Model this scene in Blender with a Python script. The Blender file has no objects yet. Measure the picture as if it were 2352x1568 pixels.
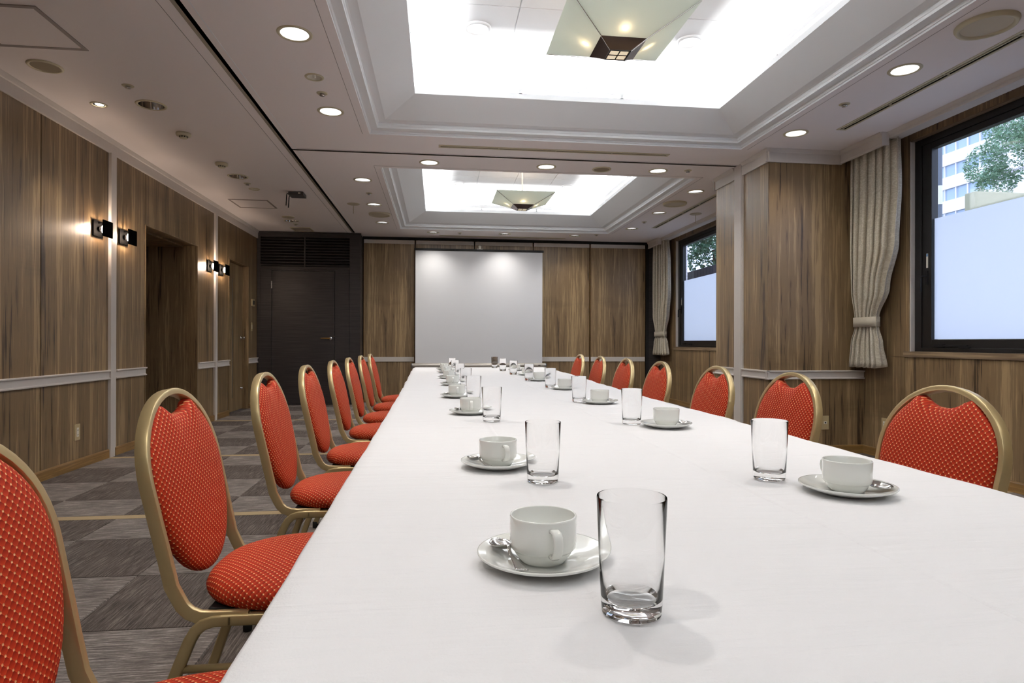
import bpy, bmesh, math, random
from mathutils import Vector, Matrix
import numpy as np
random.seed(7)
PI = math.pi
SC = bpy.context.scene
COL = SC.collection

# ------------------------------------------------------------------ camera
cam_d = bpy.data.cameras.new('camera'); cam = bpy.data.objects.new('camera', cam_d); COL.objects.link(cam)
cam_d.sensor_fit = 'HORIZONTAL'; cam_d.sensor_width = 36.0
cam_d.lens = 36.0 * 1422.9 / 2352.0
cam_d.clip_start = 0.05; cam_d.clip_end = 400
_yaw, _pit, _rol = 0.1194835, 0.00121977, 0.0024646
_f = Vector((math.sin(_yaw)*math.cos(_pit), math.cos(_yaw)*math.cos(_pit), math.sin(_pit)))
_r = Vector((math.cos(_yaw), -math.sin(_yaw), 0)); _u = _r.cross(_f)
_r2 = math.cos(_rol)*_r + math.sin(_rol)*_u; _u2 = math.cos(_rol)*_u - math.sin(_rol)*_r
cam.matrix_world = Matrix(((_r2.x, _u2.x, -_f.x, 0), (_r2.y, _u2.y, -_f.y, 0), (_r2.z, _u2.z, -_f.z, 0.95), (0, 0, 0, 1)))
SC.camera = cam

# ------------------------------------------------------------------ world, exposure
SKY = 3.6
DOWN_W = 45.0
COVE_W = 51.0
w = bpy.data.worlds.new('dusk_sky'); SC.world = w; w.use_nodes = True
wn = w.node_tree.nodes; wn['Background'].inputs[0].default_value = (0.60, 0.72, 1.0, 1); wn['Background'].inputs[1].default_value = SKY
SC.view_settings.view_transform = 'Standard'; SC.view_settings.look = 'None'
SC.view_settings.exposure = 0.0; SC.view_settings.gamma = 1.0; SC.view_settings.use_curve_mapping = False
SC.cycles.use_denoising = True
SC.cycles.max_bounces = 10; SC.cycles.diffuse_bounces = 5; SC.cycles.glossy_bounces = 4; SC.cycles.transmission_bounces = 9; SC.cycles.transparent_max_bounces = 8
SC.cycles.use_adaptive_sampling = True; SC.cycles.adaptive_threshold = 0.015
SC.cycles.sample_clamp_indirect = 6.0

# lamps: the fluorescent strips lying in the troughs of two ceiling trays, plus an added unseen tray
XL, XR, YB, ZC = -2.67, 3.665, 9.9, 2.60
YN = -3.4
TX0, TX1 = -0.54, 2.57
TRAYS = [(-2.43, 0.83), (1.76, 5.02), (5.97, 9.18)]  # first tray is unseen behind the camera, added to brighten the near table
def area_light(name, loc, sx, sy, power, color, up=True):
    d = bpy.data.lights.new(name, 'AREA'); d.shape = 'RECTANGLE'; d.size = sx; d.size_y = sy
    d.energy = power; d.color = color
    o = bpy.data.objects.new(name, d); COL.objects.link(o); o.location = loc
    if up: o.rotation_euler = (PI, 0, 0)
    return o
COVE_COL = (1.0, 0.985, 0.97)
for (y0, y1) in TRAYS:
    ym, xm = (y0+y1)/2, (TX0+TX1)/2
    for x in (TX0+0.25, TX1-0.25):
        area_light('cove_strip_light', (x, ym, 2.835), 0.06, y1-y0-0.6, COVE_W, COVE_COL)
    for y in (y0+0.25, y1-0.25):
        area_light('cove_strip_light', (xm, y, 2.835), TX1-TX0-0.6, 0.06, COVE_W, COVE_COL)

# ------------------------------------------------------------------ helpers
def new_obj(name, verts, faces, mat=None, parent=None, smooth=False, loc=None, uv=None):
    me = bpy.data.meshes.new(name); me.from_pydata([tuple(v) for v in verts], [], [tuple(f) for f in faces]); me.validate(); me.update()
    if mat is not None: me.materials.append(mat)
    if smooth:
        me.polygons.foreach_set('use_smooth', [True]*len(me.polygons))
    if uv is not None:
        l = me.uv_layers.new(name='UVMap'); idx = np.empty(len(me.loops), dtype=np.int32); me.loops.foreach_get('vertex_index', idx)
        l.data.foreach_set('uv', np.asarray(uv, dtype=np.float32)[idx].ravel())
    o = bpy.data.objects.new(name, me); COL.objects.link(o)
    if parent is not None: o.parent = parent
    if loc is not None: o.location = loc
    return o

class MB:
    def __init__(s): s.v = []; s.f = []
    def add(s, vs, fs):
        b = len(s.v); s.v += [tuple(v) for v in vs]; s.f += [tuple(i+b for i in f) for f in fs]; return s
    def box(s, x0, x1, y0, y1, z0, z1):
        return s.add([(x0,y0,z0),(x1,y0,z0),(x1,y1,z0),(x0,y1,z0),(x0,y0,z1),(x1,y0,z1),(x1,y1,z1),(x0,y1,z1)],
                     [(0,3,2,1),(4,5,6,7),(0,1,5,4),(1,2,6,5),(2,3,7,6),(3,0,4,7)])
    def bbox(s, x0, x1, y0, y1, z0, z1, b=0.002):          # box with chamfered edges
        bm = bmesh.new(); bmesh.ops.create_cube(bm, size=1)
        for v in bm.verts: v.co = Vector(((x0+x1)/2+v.co.x*(x1-x0), (y0+y1)/2+v.co.y*(y1-y0), (z0+z1)/2+v.co.z*(z1-z0)))
        bmesh.ops.bevel(bm, geom=bm.edges[:], offset=b, segments=2, affect='EDGES', profile=0.6)
        bm.verts.index_update(); s.add([v.co[:] for v in bm.verts], [[v.index for v in f.verts] for f in bm.faces]); bm.free(); return s
    def quad(s, a, b, c, d): return s.add([a,b,c,d], [(0,1,2,3)])
    def lathe(s, prof, n=32, c=(0,0,0), ax='z', closed=False):   # prof: [(r, h)]
        vs = []; fs = []; m = len(prof)
        for i in range(n):
            a = 2*PI*i/n; ca, sa = math.cos(a), math.sin(a)
            for r, h in prof:
                if ax == 'z': p = (r*ca, r*sa, h)
                elif ax == 'x': p = (h, r*ca, r*sa)
                else: p = (r*sa, h, r*ca)
                vs.append((c[0]+p[0], c[1]+p[1], c[2]+p[2]))
        for i in range(n):
            j = (i+1) % n
            for k in range(m-1 if not closed else m):
                k2 = (k+1) % m
                fs.append((i*m+k, j*m+k, j*m+k2, i*m+k2))
        return s.add(vs, fs)
    def tube(s, path, sec, closed=False, up=None, cap=True):     # sweep a section [(a,b)] along path; up = fixed normal hint
        P = [Vector(p) for p in path]; n = len(P); m = len(sec); vs = []; fs = []
        for i in range(n):
            if closed: t = P[(i+1) % n]-P[i-1]
            else: t = P[min(i+1, n-1)]-P[max(i-1, 0)]
            t.normalize()
            u0 = Vector(up) if up is not None else (Vector((0,0,1)) if abs(t.z) < 0.9 else Vector((0,1,0)))
            a = t.cross(u0); a.normalize(); b = a.cross(t); b.normalize()
            for (x, y) in sec: vs.append(tuple(P[i]+a*x+b*y))
        for i in range(n if closed else n-1):
            j = (i+1) % n
            for k in range(m):
                k2 = (k+1) % m
                fs.append((i*m+k, i*m+k2, j*m+k2, j*m+k))
        if not closed and cap:
            fs.append(tuple(range(m-1, -1, -1))); fs.append(tuple((n-1)*m+k for k in range(m)))
        return s.add(vs, fs)
    def build(s, name, mat, parent=None, smooth=False, loc=None):
        return new_obj(name, s.v, s.f, mat, parent, smooth, loc)

def rsec(w, h, r, n=3):        # rounded rectangle section
    out = []
    for cx, cy, a0 in ((w/2-r, h/2-r, 0), (-w/2+r, h/2-r, 90), (-w/2+r, -h/2+r, 180), (w/2-r, -h/2+r, 270)):
        for i in range(n):
            a = math.radians(a0+90*i/(n-1)); out.append((cx+r*math.cos(a), cy+r*math.sin(a)))
    return out
def csec(r, n=10): return [(r*math.cos(2*PI*i/n), r*math.sin(2*PI*i/n)) for i in range(n)]
def smooth_by_angle(o, deg=35):
    me = o.data; me.polygons.foreach_set('use_smooth', [True]*len(me.polygons))
    bm = bmesh.new(); bm.from_mesh(me); lim = math.radians(deg)
    for e in bm.edges:
        if len(e.link_faces) == 2 and e.calc_face_angle(0) > lim: e.smooth = False
    bm.to_mesh(me); bm.free()
    return o
def empty(name, loc=(0,0,0), rz=0.0):
    o = bpy.data.objects.new(name, None); COL.objects.link(o); o.location = loc; o.rotation_euler = (0,0,rz); o.empty_display_size = 0.05; return o
def tag(o, label=None, cat=None, group=None, kind=None):
    if label: o['label'] = label
    if cat: o['category'] = cat
    if group: o['group'] = group
    if kind: o['kind'] = kind
    return o
def struct(o, label=None, cat=None): return tag(o, label, cat, None, 'structure')
def copy_tree(o, parent=None):
    c = o.copy(); COL.objects.link(c)
    if parent is not None: c.parent = parent
    for ch in [k for k in o.children]: copy_tree(ch, c)
    return c
ORD = ['first','second','third','fourth','fifth','sixth','seventh','eighth','ninth']

# ------------------------------------------------------------------ materials
def srgb(r, g, b):
    f = lambda c: ((c/255)/12.92 if c/255 <= 0.04045 else (((c/255)+0.055)/1.055)**2.4)
    return (f(r), f(g), f(b), 1)
def mat(name, col, rough=0.5, metal=0.0, spec=0.5, emit=None, estr=0.0, trans=0.0, ior=1.45, coat=0.0):
    m = bpy.data.materials.new(name); m.use_nodes = True; b = m.node_tree.nodes['Principled BSDF']
    b.inputs['Base Color'].default_value = col if len(col) == 4 else (*col, 1)
    b.inputs['Roughness'].default_value = rough; b.inputs['Metallic'].default_value = metal
    b.inputs['Specular IOR Level'].default_value = spec
    b.inputs['Transmission Weight'].default_value = trans; b.inputs['IOR'].default_value = ior
    b.inputs['Coat Weight'].default_value = coat
    if emit: b.inputs['Emission Color'].default_value = (*emit, 1) if len(emit) == 3 else emit; b.inputs['Emission Strength'].default_value = estr
    return m
class NT:
    def __init__(s, m): s.t = m.node_tree; s.n = s.t.nodes; s.b = s.n.get('Principled BSDF')
    def node(s, typ, **kw):
        n = s.n.new(typ)
        for k, v in kw.items(): setattr(n, k, v)
        return n
    def link(s, a, b): s.t.links.new(a, b)
    def math(s, op, a, b=None, c=None):
        n = s.n.new('ShaderNodeMath'); n.operation = op
        for i, x in enumerate((a, b, c)):
            if x is None: continue
            if isinstance(x, (int, float)): n.inputs[i].default_value = x
            else: s.link(x, n.inputs[i])
        return n.outputs[0]
    def ramp(s, fac, stops):
        n = s.n.new('ShaderNodeValToRGB'); e = n.color_ramp.elements
        while len(e) < len(stops): e.new(0.5)
        for i, (p, c) in enumerate(stops): e[i].position = p; e[i].color = c
        s.link(fac, n.inputs[0]); return n.outputs[0]
    def noise(s, vec, scale, detail=4, rough=0.55, dist=0.0):
        n = s.n.new('ShaderNodeTexNoise'); n.inputs['Scale'].default_value = scale; n.inputs['Detail'].default_value = detail
        n.inputs['Roughness'].default_value = rough; n.inputs['Distortion'].default_value = dist
        s.link(vec, n.inputs['Vector']); return n.outputs['Fac']
    def mapped(s, scale, coord='Object', rot=(0,0,0)):
        tc = s.n.new('ShaderNodeTexCoord'); mp = s.n.new('ShaderNodeMapping'); mp.inputs['Scale'].default_value = scale; mp.inputs['Rotation'].default_value = rot
        s.link(tc.outputs[coord], mp.inputs['Vector']); return mp.outputs[0]
    def mix(s, fac, a, b, mode='MIX'):
        n = s.n.new('ShaderNodeMix'); n.data_type = 'RGBA'; n.blend_type = mode
        for i, x in ((0, fac), (6, a), (7, b)):
            if isinstance(x, (int, float)): n.inputs[i].default_value = x
            elif isinstance(x, tuple): n.inputs[i].default_value = x
            else: s.link(x, n.inputs[i])
        return n.outputs[2]
    def bump(s, h, strength=0.2, dist=0.01):
        n = s.n.new('ShaderNodeBump'); n.inputs['Strength'].default_value = strength; n.inputs['Distance'].default_value = dist
        s.link(h, n.inputs['Height']); s.link(n.outputs[0], s.b.inputs['Normal'])

def wood(name, dark, mid, light, stretch=(1, 1, 0.035), rough=0.38, coat=0.0):
    m = mat(name, mid, rough, coat=coat); t = NT(m)
    v = t.mapped(stretch)
    n1 = t.noise(v, 9.0, 3, 0.5, 0.2); n2 = t.noise(v, 48.0, 4, 0.6, 0.35); n3 = t.noise(v, 170.0, 3, 0.6)
    s = t.math('ADD', t.math('MULTIPLY', n1, 0.55), t.math('ADD', t.math('MULTIPLY', n2, 0.55), t.math('MULTIPLY', n3, 0.20)))
    c = t.ramp(s, [(0.51, dark), (0.585, mid), (0.67, mid), (0.75, light)])
    # fine figure across the grain
    v2 = t.mapped(tuple(1.0 if k < 0.5 else 0.3 for k in stretch)); fig = t.noise(t.mapped(tuple(9 if k > 0.5 else 60 for k in stretch)), 1.0, 2)
    msk = t.ramp(t.noise(v2, 2.2, 2), [(0.58, (0,0,0,1)), (0.66, (1,1,1,1))])
    c = t.mix(t.math('MULTIPLY', msk, t.math('MULTIPLY', fig, 0.35)), c, (dark[0]*0.8, dark[1]*0.8, dark[2]*0.8, 1))
    t.link(c, t.b.inputs['Base Color'])
    return m
M = {}
M['wood'] = wood('walnut_panel', srgb(56, 42, 29), srgb(119, 97, 69), srgb(156, 132, 97))
M['wood_h'] = wood('walnut_sill', srgb(66, 53, 42), srgb(112, 93, 72), srgb(148, 127, 100), (1, 0.035, 1))
M['base'] = wood('oak_baseboard', srgb(88, 64, 34), srgb(122, 92, 52), srgb(146, 112, 66), (0.05, 0.05, 1), 0.3)
M['ceil'] = mat('ceiling_paint', srgb(246, 240, 239), 0.9, spec=0.2)
M['cove'] = mat('cove_paint', srgb(238, 240, 242), 0.85, spec=0.2)
M['trim'] = mat('white_trim', srgb(214, 208, 202), 0.55)
t = NT(M['trim']); vv = t.mapped((1, 1, 0.05)); t.link(t.mix(t.math('MULTIPLY', t.noise(vv, 90, 3), 0.35), srgb(216, 210, 204), srgb(196, 188, 180)), t.b.inputs['Base Color'])
M['groove'] = mat('groove_black', srgb(18, 17, 17), 0.7)
M['railmetal'] = mat('ceiling_rail_metal', srgb(150, 143, 128), 0.5, 0.2)
M['beige'] = mat('fixture_beige', srgb(205, 196, 168), 0.5)
M['beige_mesh'] = mat('speaker_mesh', srgb(150, 138, 116), 0.8)
M['offwhite'] = mat('offwhite_plastic', srgb(226, 222, 210), 0.4)
M['lamp'] = mat('lamp_diffuser', (1, 1, 1), 0.5, emit=(1.0, 0.97, 0.92), estr=2.2)
M['lamp_hot'] = mat('lamp_filament', (1, 1, 1), 0.5, emit=(1.0, 0.86, 0.72), estr=14.0)
M['sconce_bulb'] = mat('sconce_bulb', (1, 1, 1), 0.5, emit=(1.0, 0.76, 0.58), estr=520.0)
M['lamp_warm'] = mat('pendant_bulb', (1, 1, 1), 0.5, emit=(1.0, 0.66, 0.42), estr=32.0)
M['lamp_pane'] = mat('pendant_pane', srgb(235, 215, 180), 0.5, emit=(1.0, 0.85, 0.62), estr=0.55)
M['chrome'] = mat('chrome', srgb(222, 222, 224), 0.1, 1.0)
M['steel'] = mat('brushed_steel', srgb(176, 176, 176), 0.3, 1.0)
M['mirror'] = mat('dark_mirror_metal', srgb(118, 106, 104), 0.1, 1.0)
M['black'] = mat('black_metal', srgb(26, 25, 26), 0.55, spec=0.25)
M['blackmatt'] = mat('black_matt_paint', srgb(7, 7, 7), 0.9, spec=0.02)
M['router'] = mat('router_plastic', srgb(84, 84, 86), 0.5)
M['rubber'] = mat('black_rubber', srgb(16, 16, 16), 0.7)
M['gold'] = mat('champagne_metal', srgb(200, 180, 134), 0.33, 0.6)
t = NT(M['gold']); t.b.inputs['Specular IOR Level'].default_value = 0.6
M['porcelain'] = mat('porcelain', srgb(240, 242, 238), 0.12, coat=0.6)
M['silver'] = mat('spoon_steel', srgb(200, 198, 196), 0.14, 1.0)
M['glass'] = mat('drinking_glass', (1, 1, 1, 1), 0.0, trans=1.0, ior=1.36)
M['frame'] = mat('window_frame_black', srgb(24, 22, 22), 0.4)
M['dark_door'] = mat('dark_door_laminate', srgb(44, 40, 40), 0.45)
t = NT(M['dark_door']); vv = t.mapped((0.6, 0.6, 30)); nn = t.noise(vv, 4, 3); t.link(t.ramp(nn, [(0.35, srgb(34, 31, 31)), (0.65, srgb(56, 50, 50))]), t.b.inputs['Base Color'])
M['plate'] = mat('outlet_plate', srgb(186, 168, 128), 0.45)
M['screen'] = mat('screen_fabric', srgb(236, 237, 240), 0.8, spec=0.2)
M['screen_tube'] = mat('screen_housing', srgb(176, 170, 162), 0.35, 0.4)
M['brass'] = mat('brass_handle', srgb(176, 132, 66), 0.3, 0.6)
M['hatch'] = mat('hatch_edge', srgb(150, 140, 136), 0.6)
M['gapline'] = mat('joint_grey', srgb(150, 145, 142), 0.8)

# white tablecloth
M['cloth'] = mat('white_tablecloth', srgb(236, 236, 238), 0.85, spec=0.25)
t = NT(M['cloth']); b1 = t.noise(t.mapped((1.2, 9, 1)), 2.2, 4, 0.55, 0.6); b2 = t.noise(t.mapped((1, 1, 1)), 420, 2)
t.bump(t.math('ADD', t.math('MULTIPLY', b1, 1.0), t.math('MULTIPLY', b2, 0.05)), 0.6, 0.012)
# curtain brocade
M['curtain'] = mat('curtain_brocade', srgb(196, 186, 166), 0.6)
t = NT(M['curtain']); vv = t.mapped((1, 1, 1), 'UV')
vo = t.node('ShaderNodeTexVoronoi', feature='DISTANCE_TO_EDGE'); vo.inputs['Scale'].default_value = 44
dn = t.node('ShaderNodeTexNoise'); dn.inputs['Scale'].default_value = 14; t.link(vv, dn.inputs['Vector'])
vm = t.node('ShaderNodeVectorMath', operation='MULTIPLY_ADD'); t.link(dn.outputs['Color'], vm.inputs[0]); vm.inputs[1].default_value = (0.09, 0.09, 0); t.link(vv, vm.inputs[2]); t.link(vm.outputs[0], vo.inputs['Vector'])
pat = t.ramp(vo.outputs['Distance'], [(0.03, (1,1,1,1)), (0.09, (0,0,0,1))])
t.link(t.mix(pat, srgb(188, 179, 160), srgb(206, 199, 182)), t.b.inputs['Base Color']); t.b.inputs['Sheen Weight'].default_value = 0.3
# red woven fabric: staggered scallops with a pale dot at each tip (UV in metres)
M['fabric'] = mat('red_fabric', srgb(196, 52, 30), 0.7)
t = NT(M['fabric']); tc = t.node('ShaderNodeTexCoord'); sx = t.node('ShaderNodeSeparateXYZ'); t.link(tc.outputs['UV'], sx.inputs[0])
u = t.math('DIVIDE', sx.outputs[0], 0.0158); v = t.math('DIVIDE', sx.outputs[1], 0.0146)
a = t.math('ADD', u, v); b = t.math('SUBTRACT', u, v)
fa = t.math('FRACT', a); fb = t.math('FRACT', b)
da = t.math('MINIMUM', fa, t.math('SUBTRACT', 1.0, fa)); db = t.math('MINIMUM', fb, t.math('SUBTRACT', 1.0, fb))
dist = t.math('SQRT', t.math('ADD', t.math('MULTIPLY', da, da), t.math('MULTIPLY', db, db)))
line = t.math('MINIMUM', da, db)
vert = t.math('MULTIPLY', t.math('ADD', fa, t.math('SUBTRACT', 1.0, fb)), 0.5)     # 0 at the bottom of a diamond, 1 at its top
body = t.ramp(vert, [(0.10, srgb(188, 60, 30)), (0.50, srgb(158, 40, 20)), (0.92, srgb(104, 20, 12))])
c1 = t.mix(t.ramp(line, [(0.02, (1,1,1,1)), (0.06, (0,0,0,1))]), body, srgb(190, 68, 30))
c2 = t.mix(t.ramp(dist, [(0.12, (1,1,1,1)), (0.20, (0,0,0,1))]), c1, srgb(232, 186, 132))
t.link(c2, t.b.inputs['Base Color'])
hgt = t.math('ADD', t.math('MULTIPLY', t.math('SUBTRACT', 1.0, vert), 0.6), t.ramp(dist, [(0.05, (1,1,1,1)), (0.22, (0,0,0,1))]))
t.bump(hgt, 0.45, 0.003); t.b.inputs['Specular IOR Level'].default_value = 0.15
# carpet tiles
def carpet(name, stretch, lo, mid, hi):
    m = mat(name, mid, 0.95, spec=0.1); t = NT(m)
    n1 = t.noise(t.mapped(stretch), 9.0, 5, 0.7); n2 = t.noise(t.mapped((1,1,1)), 5.0, 2); n3 = t.noise(t.mapped(tuple(k*3 for k in stretch)), 30.0, 2, 0.6)
    s = t.math('ADD', t.math('MULTIPLY', n1, 0.75), t.math('ADD', t.math('MULTIPLY', n2, 0.12), t.math('MULTIPLY', n3, 0.25)))
    t.link(t.ramp(s, [(0.42, lo), (0.56, mid), (0.68, hi)]), t.b.inputs['Base Color'])
    t.bump(n3, 0.4, 0.004)
    return m
M['carpet_a'] = carpet('carpet_light', (1.0, 16, 1), srgb(78, 71, 68), srgb(120, 112, 107), srgb(176, 167, 160))
M['carpet_b'] = carpet('carpet_dark', (20, 0.9, 1), srgb(58, 52, 49), srgb(92, 84, 79), srgb(130, 120, 113))
M['carpet_line'] = mat('carpet_beige', srgb(170, 150, 118), 0.95, spec=0.1)
# frosted glass plates of the pendants
M['plate_glass'] = mat('frosted_green_glass', srgb(226, 230, 224), 0.45, spec=0.4)
t = NT(M['plate_glass']); tr = t.node('ShaderNodeBsdfTranslucent'); tr.inputs[0].default_value = srgb(236, 242, 234); mx = t.node('ShaderNodeMixShader'); mx.inputs[0].default_value = 0.55
out = [n for n in t.n if n.type == 'OUTPUT_MATERIAL'][0]; t.link(t.b.outputs[0], mx.inputs[1]); t.link(tr.outputs[0], mx.inputs[2]); t.link(mx.outputs[0], out.inputs['Surface'])
# frosted window film
M['film'] = mat('frosted_film', srgb(235, 238, 245), 0.6, spec=0.3)
t = NT(M['film']); tr = t.node('ShaderNodeBsdfTranslucent'); tr.inputs[0].default_value = srgb(246, 248, 252); mx = t.node('ShaderNodeMixShader'); mx.inputs[0].default_value = 0.82
out = [n for n in t.n if n.type == 'OUTPUT_MATERIAL'][0]; t.link(t.b.outputs[0], mx.inputs[1]); t.link(tr.outputs[0], mx.inputs[2]); t.link(mx.outputs[0], out.inputs['Surface'])
t.bump(t.noise(t.mapped((1, 1, 1)), 160, 2), 0.15, 0.002)
# clear window pane: transparent with a fresnel reflection
def pane_mat(name):
    m = bpy.data.materials.new(name); m.use_nodes = True; n = m.node_tree.nodes; n.clear(); L = m.node_tree.links.new
    o = n.new('ShaderNodeOutputMaterial'); mx = n.new('ShaderNodeMixShader'); tr = n.new('ShaderNodeBsdfTransparent'); gl = n.new('ShaderNodeBsdfGlossy'); lw = n.new('ShaderNodeLayerWeight'); lw.inputs[0].default_value = 0.5
    pw = n.new('ShaderNodeMath'); pw.operation = 'POWER'; pw.inputs[1].default_value = 5.0; ma = n.new('ShaderNodeMath'); ma.operation = 'MULTIPLY_ADD'; ma.inputs[1].default_value = 0.95; ma.inputs[2].default_value = 0.04
    gl.inputs['Roughness'].default_value = 0.02; L(lw.outputs['Facing'], pw.inputs[0]); L(pw.outputs[0], ma.inputs[0]); L(ma.outputs[0], mx.inputs[0]); L(tr.outputs[0], mx.inputs[1]); L(gl.outputs[0], mx.inputs[2]); L(mx.outputs[0], o.inputs[0])
    return m
M['pane'] = pane_mat('window_glass')

# ------------------------------------------------------------------ floor: carpet tiles laid in turned quarters
floor = MB().box(XL-0.2, XR+0.2, YN-0.2, YB+0.3, -0.06, -0.006).build('floor', M['carpet_b'])
struct(floor)
xb = [XL] + [x for x in (-2.205+0.5*i for i in range(0, 12)) if x < XR-0.1] + [XR]
yb = [YN, -2.82, -2.32, -1.82, -1.32, -0.82, -0.32, 0.18, 0.68, 1.18, 1.68, 2.18, 2.68, 3.18, 3.545, 3.615, 3.98, 4.48, 4.98, 5.38, 5.45, 5.90, 6.38, 6.86, 7.34, 7.755, 7.825, 8.31, 8.81, 9.31, YB]
lines = {3.545, 5.38, 7.755}
tile_mesh = {}
row = 0
for j in range(len(yb)-1):
    y0, y1 = yb[j], yb[j+1]
    if y0 in lines:
        MB().box(XL, XR, y0+0.001, y1-0.001, -0.006, 0.0).build('carpet_strip', M['carpet_line'], floor)
        continue
    for i in range(len(xb)-1):
        x0, x1 = xb[i], xb[i+1]
        light = ((i + row) % 2 == 1)
        g = 0.0012; key = (round(x1-x0, 3), round(y1-y0, 3), light)
        if key not in tile_mesh:
            hx, hy = (x1-x0)/2-g, (y1-y0)/2-g
            o = MB().add([(-hx,-hy,-0.006),(hx,-hy,-0.006),(hx,hy,-0.006),(-hx,hy,-0.006),(-hx+.002,-hy+.002,0),(hx-.002,-hy+.002,0),(hx-.002,hy-.002,0),(-hx+.002,hy-.002,0)],
                         [(4,5,6,7),(0,1,5,4),(1,2,6,5),(2,3,7,6),(3,0,4,7)]).build('carpet_tile', M['carpet_a'] if light else M['carpet_b'], floor)
            tile_mesh[key] = o.data
        else:
            o = bpy.data.objects.new('carpet_tile', tile_mesh[key]); COL.objects.link(o); o.parent = floor
        o.location = ((x0+x1)/2, (y0+y1)/2, 0)
    row += 1

# ------------------------------------------------------------------ ceiling with its openings
lit_down = [(-0.765, 3.433), (-0.765, 4.56), (2.795, 3.428), (2.795, 4.574), (-0.762, 6.447), (-0.762, 7.59), (-0.762, 8.719), (-0.08, 5.745), (1.01, 5.745), (2.10, 5.745),
            (2.795, 6.481), (2.795, 7.605), (2.79, 8.709), (-0.07, 9.40), (1.011, 9.40), (2.104, 9.40),
            (-0.765, 2.29), (2.795, 2.29), (-0.08, 1.52), (1.01, 1.52), (2.10, 1.52), (-0.765, 0.25), (2.795, 0.25), (-0.765, -0.88), (2.795, -0.88), (-0.765, -2.0), (2.795, -2.0)]  # this row is out of view, added at the same spacing to light the near end
unlit_down = [(-1.99, 4.596), (-1.985, 6.471), (-1.985, 8.758)]
spot_down = (-2.35, 4.632)
emer = [(-0.768, 3.982), (-1.974, 6.986)]
circ = [(x, y, 0.078) for x, y in lit_down] + [(x, y, 0.083) for x, y in unlit_down] + [(*spot_down, 0.040)] + [(x, y, 0.045) for x, y in emer]
SLOT = (-1.268, -1.243, YN, 9.57); PSLOT = (-1.243, 2.775, 5.490, 5.514)
holes = [(TX0, TX1, a, b) for a, b in TRAYS] + [SLOT, PSLOT]
DIFF = [(0.02, 2.0, 5.232, 5.266, 'x'), (3.072, 3.118, 1.0, 4.44, 'y'), (3.068, 3.116, 6.10, 8.60, 'y'), (0.04, 1.99, 9.650, 9.672, 'x')]
holes += [d[:4] for d in DIFF] + [(x-r*1.25, x+r*1.25, y-r*1.25, y+r*1.25) for x, y, r in circ]
def plane_with_holes(mb, X0, X1, Y0, Y1, z, holes, down=True):
    xs = sorted({X0, X1, *[h[0] for h in holes], *[h[1] for h in holes]}); ys = sorted({Y0, Y1, *[h[2] for h in holes], *[h[3] for h in holes]})
    xs = [x for x in xs if X0 <= x <= X1]; ys = [y for y in ys if Y0 <= y <= Y1]
    for i in range(len(xs)-1):
        run = None
        for j in range(len(ys)-1):
            cx, cy = (xs[i]+xs[i+1])/2, (ys[j]+ys[j+1])/2
            solid = not any(h[0] < cx < h[1] and h[2] < cy < h[3] for h in holes)
            if solid and run is None: run = ys[j]
            if (not solid or j == len(ys)-2) and run is not None:
                ye = ys[j] if not solid else ys[j+1]
                mb.quad((xs[i], run, z), (xs[i], ye, z), (xs[i+1], ye, z), (xs[i+1], run, z)); run = None
cm = MB(); plane_with_holes(cm, XL-.1, XR+.1, YN-.05, YB+.12, ZC, holes)
for x, y, r in circ:                                    # square patch around each round opening
    n = 32; q = r*1.25; vs = []; fs = []
    for i in range(n):
        a = 2*PI*i/n + PI/4; c, s_ = math.cos(a), math.sin(a); k = q/max(abs(c), abs(s_)); vs += [(x+c*k, y+s_*k, ZC), (x+c*r, y+s_*r, ZC)]
    for i in range(n):
        j = (i+1) % n; fs.append((2*i, 2*i+1, 2*j+1, 2*j))
    cm.add(vs, fs)
def slot_walls(mb, h, d):
    x0, x1, y0, y1 = h
    mb.quad((x0,y0,ZC),(x0,y1,ZC),(x0,y1,ZC+d),(x0,y0,ZC+d)); mb.quad((x1,y0,ZC),(x1,y0,ZC+d),(x1,y1,ZC+d),(x1,y1,ZC))
    mb.quad((x0,y0,ZC),(x0,y0,ZC+d),(x1,y0,ZC+d),(x1,y0,ZC)); mb.quad((x0,y1,ZC),(x1,y1,ZC),(x1,y1,ZC+d),(x0,y1,ZC+d))
    mb.quad((x0,y0,ZC+d),(x0,y1,ZC+d),(x1,y1,ZC+d),(x1,y0,ZC+d))
ceil = cm.build('ceiling', M['ceil']); struct(ceil)
g = MB(); slot_walls(g, SLOT, 0.05); g.build('partition_track', M['groove'], ceil)
g = MB(); slot_walls(g, PSLOT, 0.04); g.build('partition_track', M['groove'], ceil)
MB().box(SLOT[0]-0.022, SLOT[0], YN, 9.57, ZC-0.004, ZC+0.03).build('track_rail', M['railmetal'], ceil)
MB().box(PSLOT[0], PSLOT[1], PSLOT[3], PSLOT[3]+0.004, ZC-0.003, ZC+0.01).build('track_rail', M['railmetal'], ceil)
for x0, x1, y0, y1 in ((-1.36, -1.357, YN, 9.57), (-1.205, -1.199, YN, 5.47), (-1.205, -1.199, 5.53, 9.6)):
    MB().box(x0, x1, y0, y1, ZC-0.0015, ZC+0.001).build('joint_bead', M['gapline'] if x0 < -1.3 else M['cove'], ceil)
for y in (5.468,): MB().box(-1.2, 2.78, y, y+0.004, ZC-0.0012, ZC+0.001).build('joint_bead', M['gapline'], ceil)
roof = MB().box(XL-0.3, XR+0.6, YN-0.3, YB+0.4, 3.20, 3.25).build('roof_slab', M['groove']); struct(roof)

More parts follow.
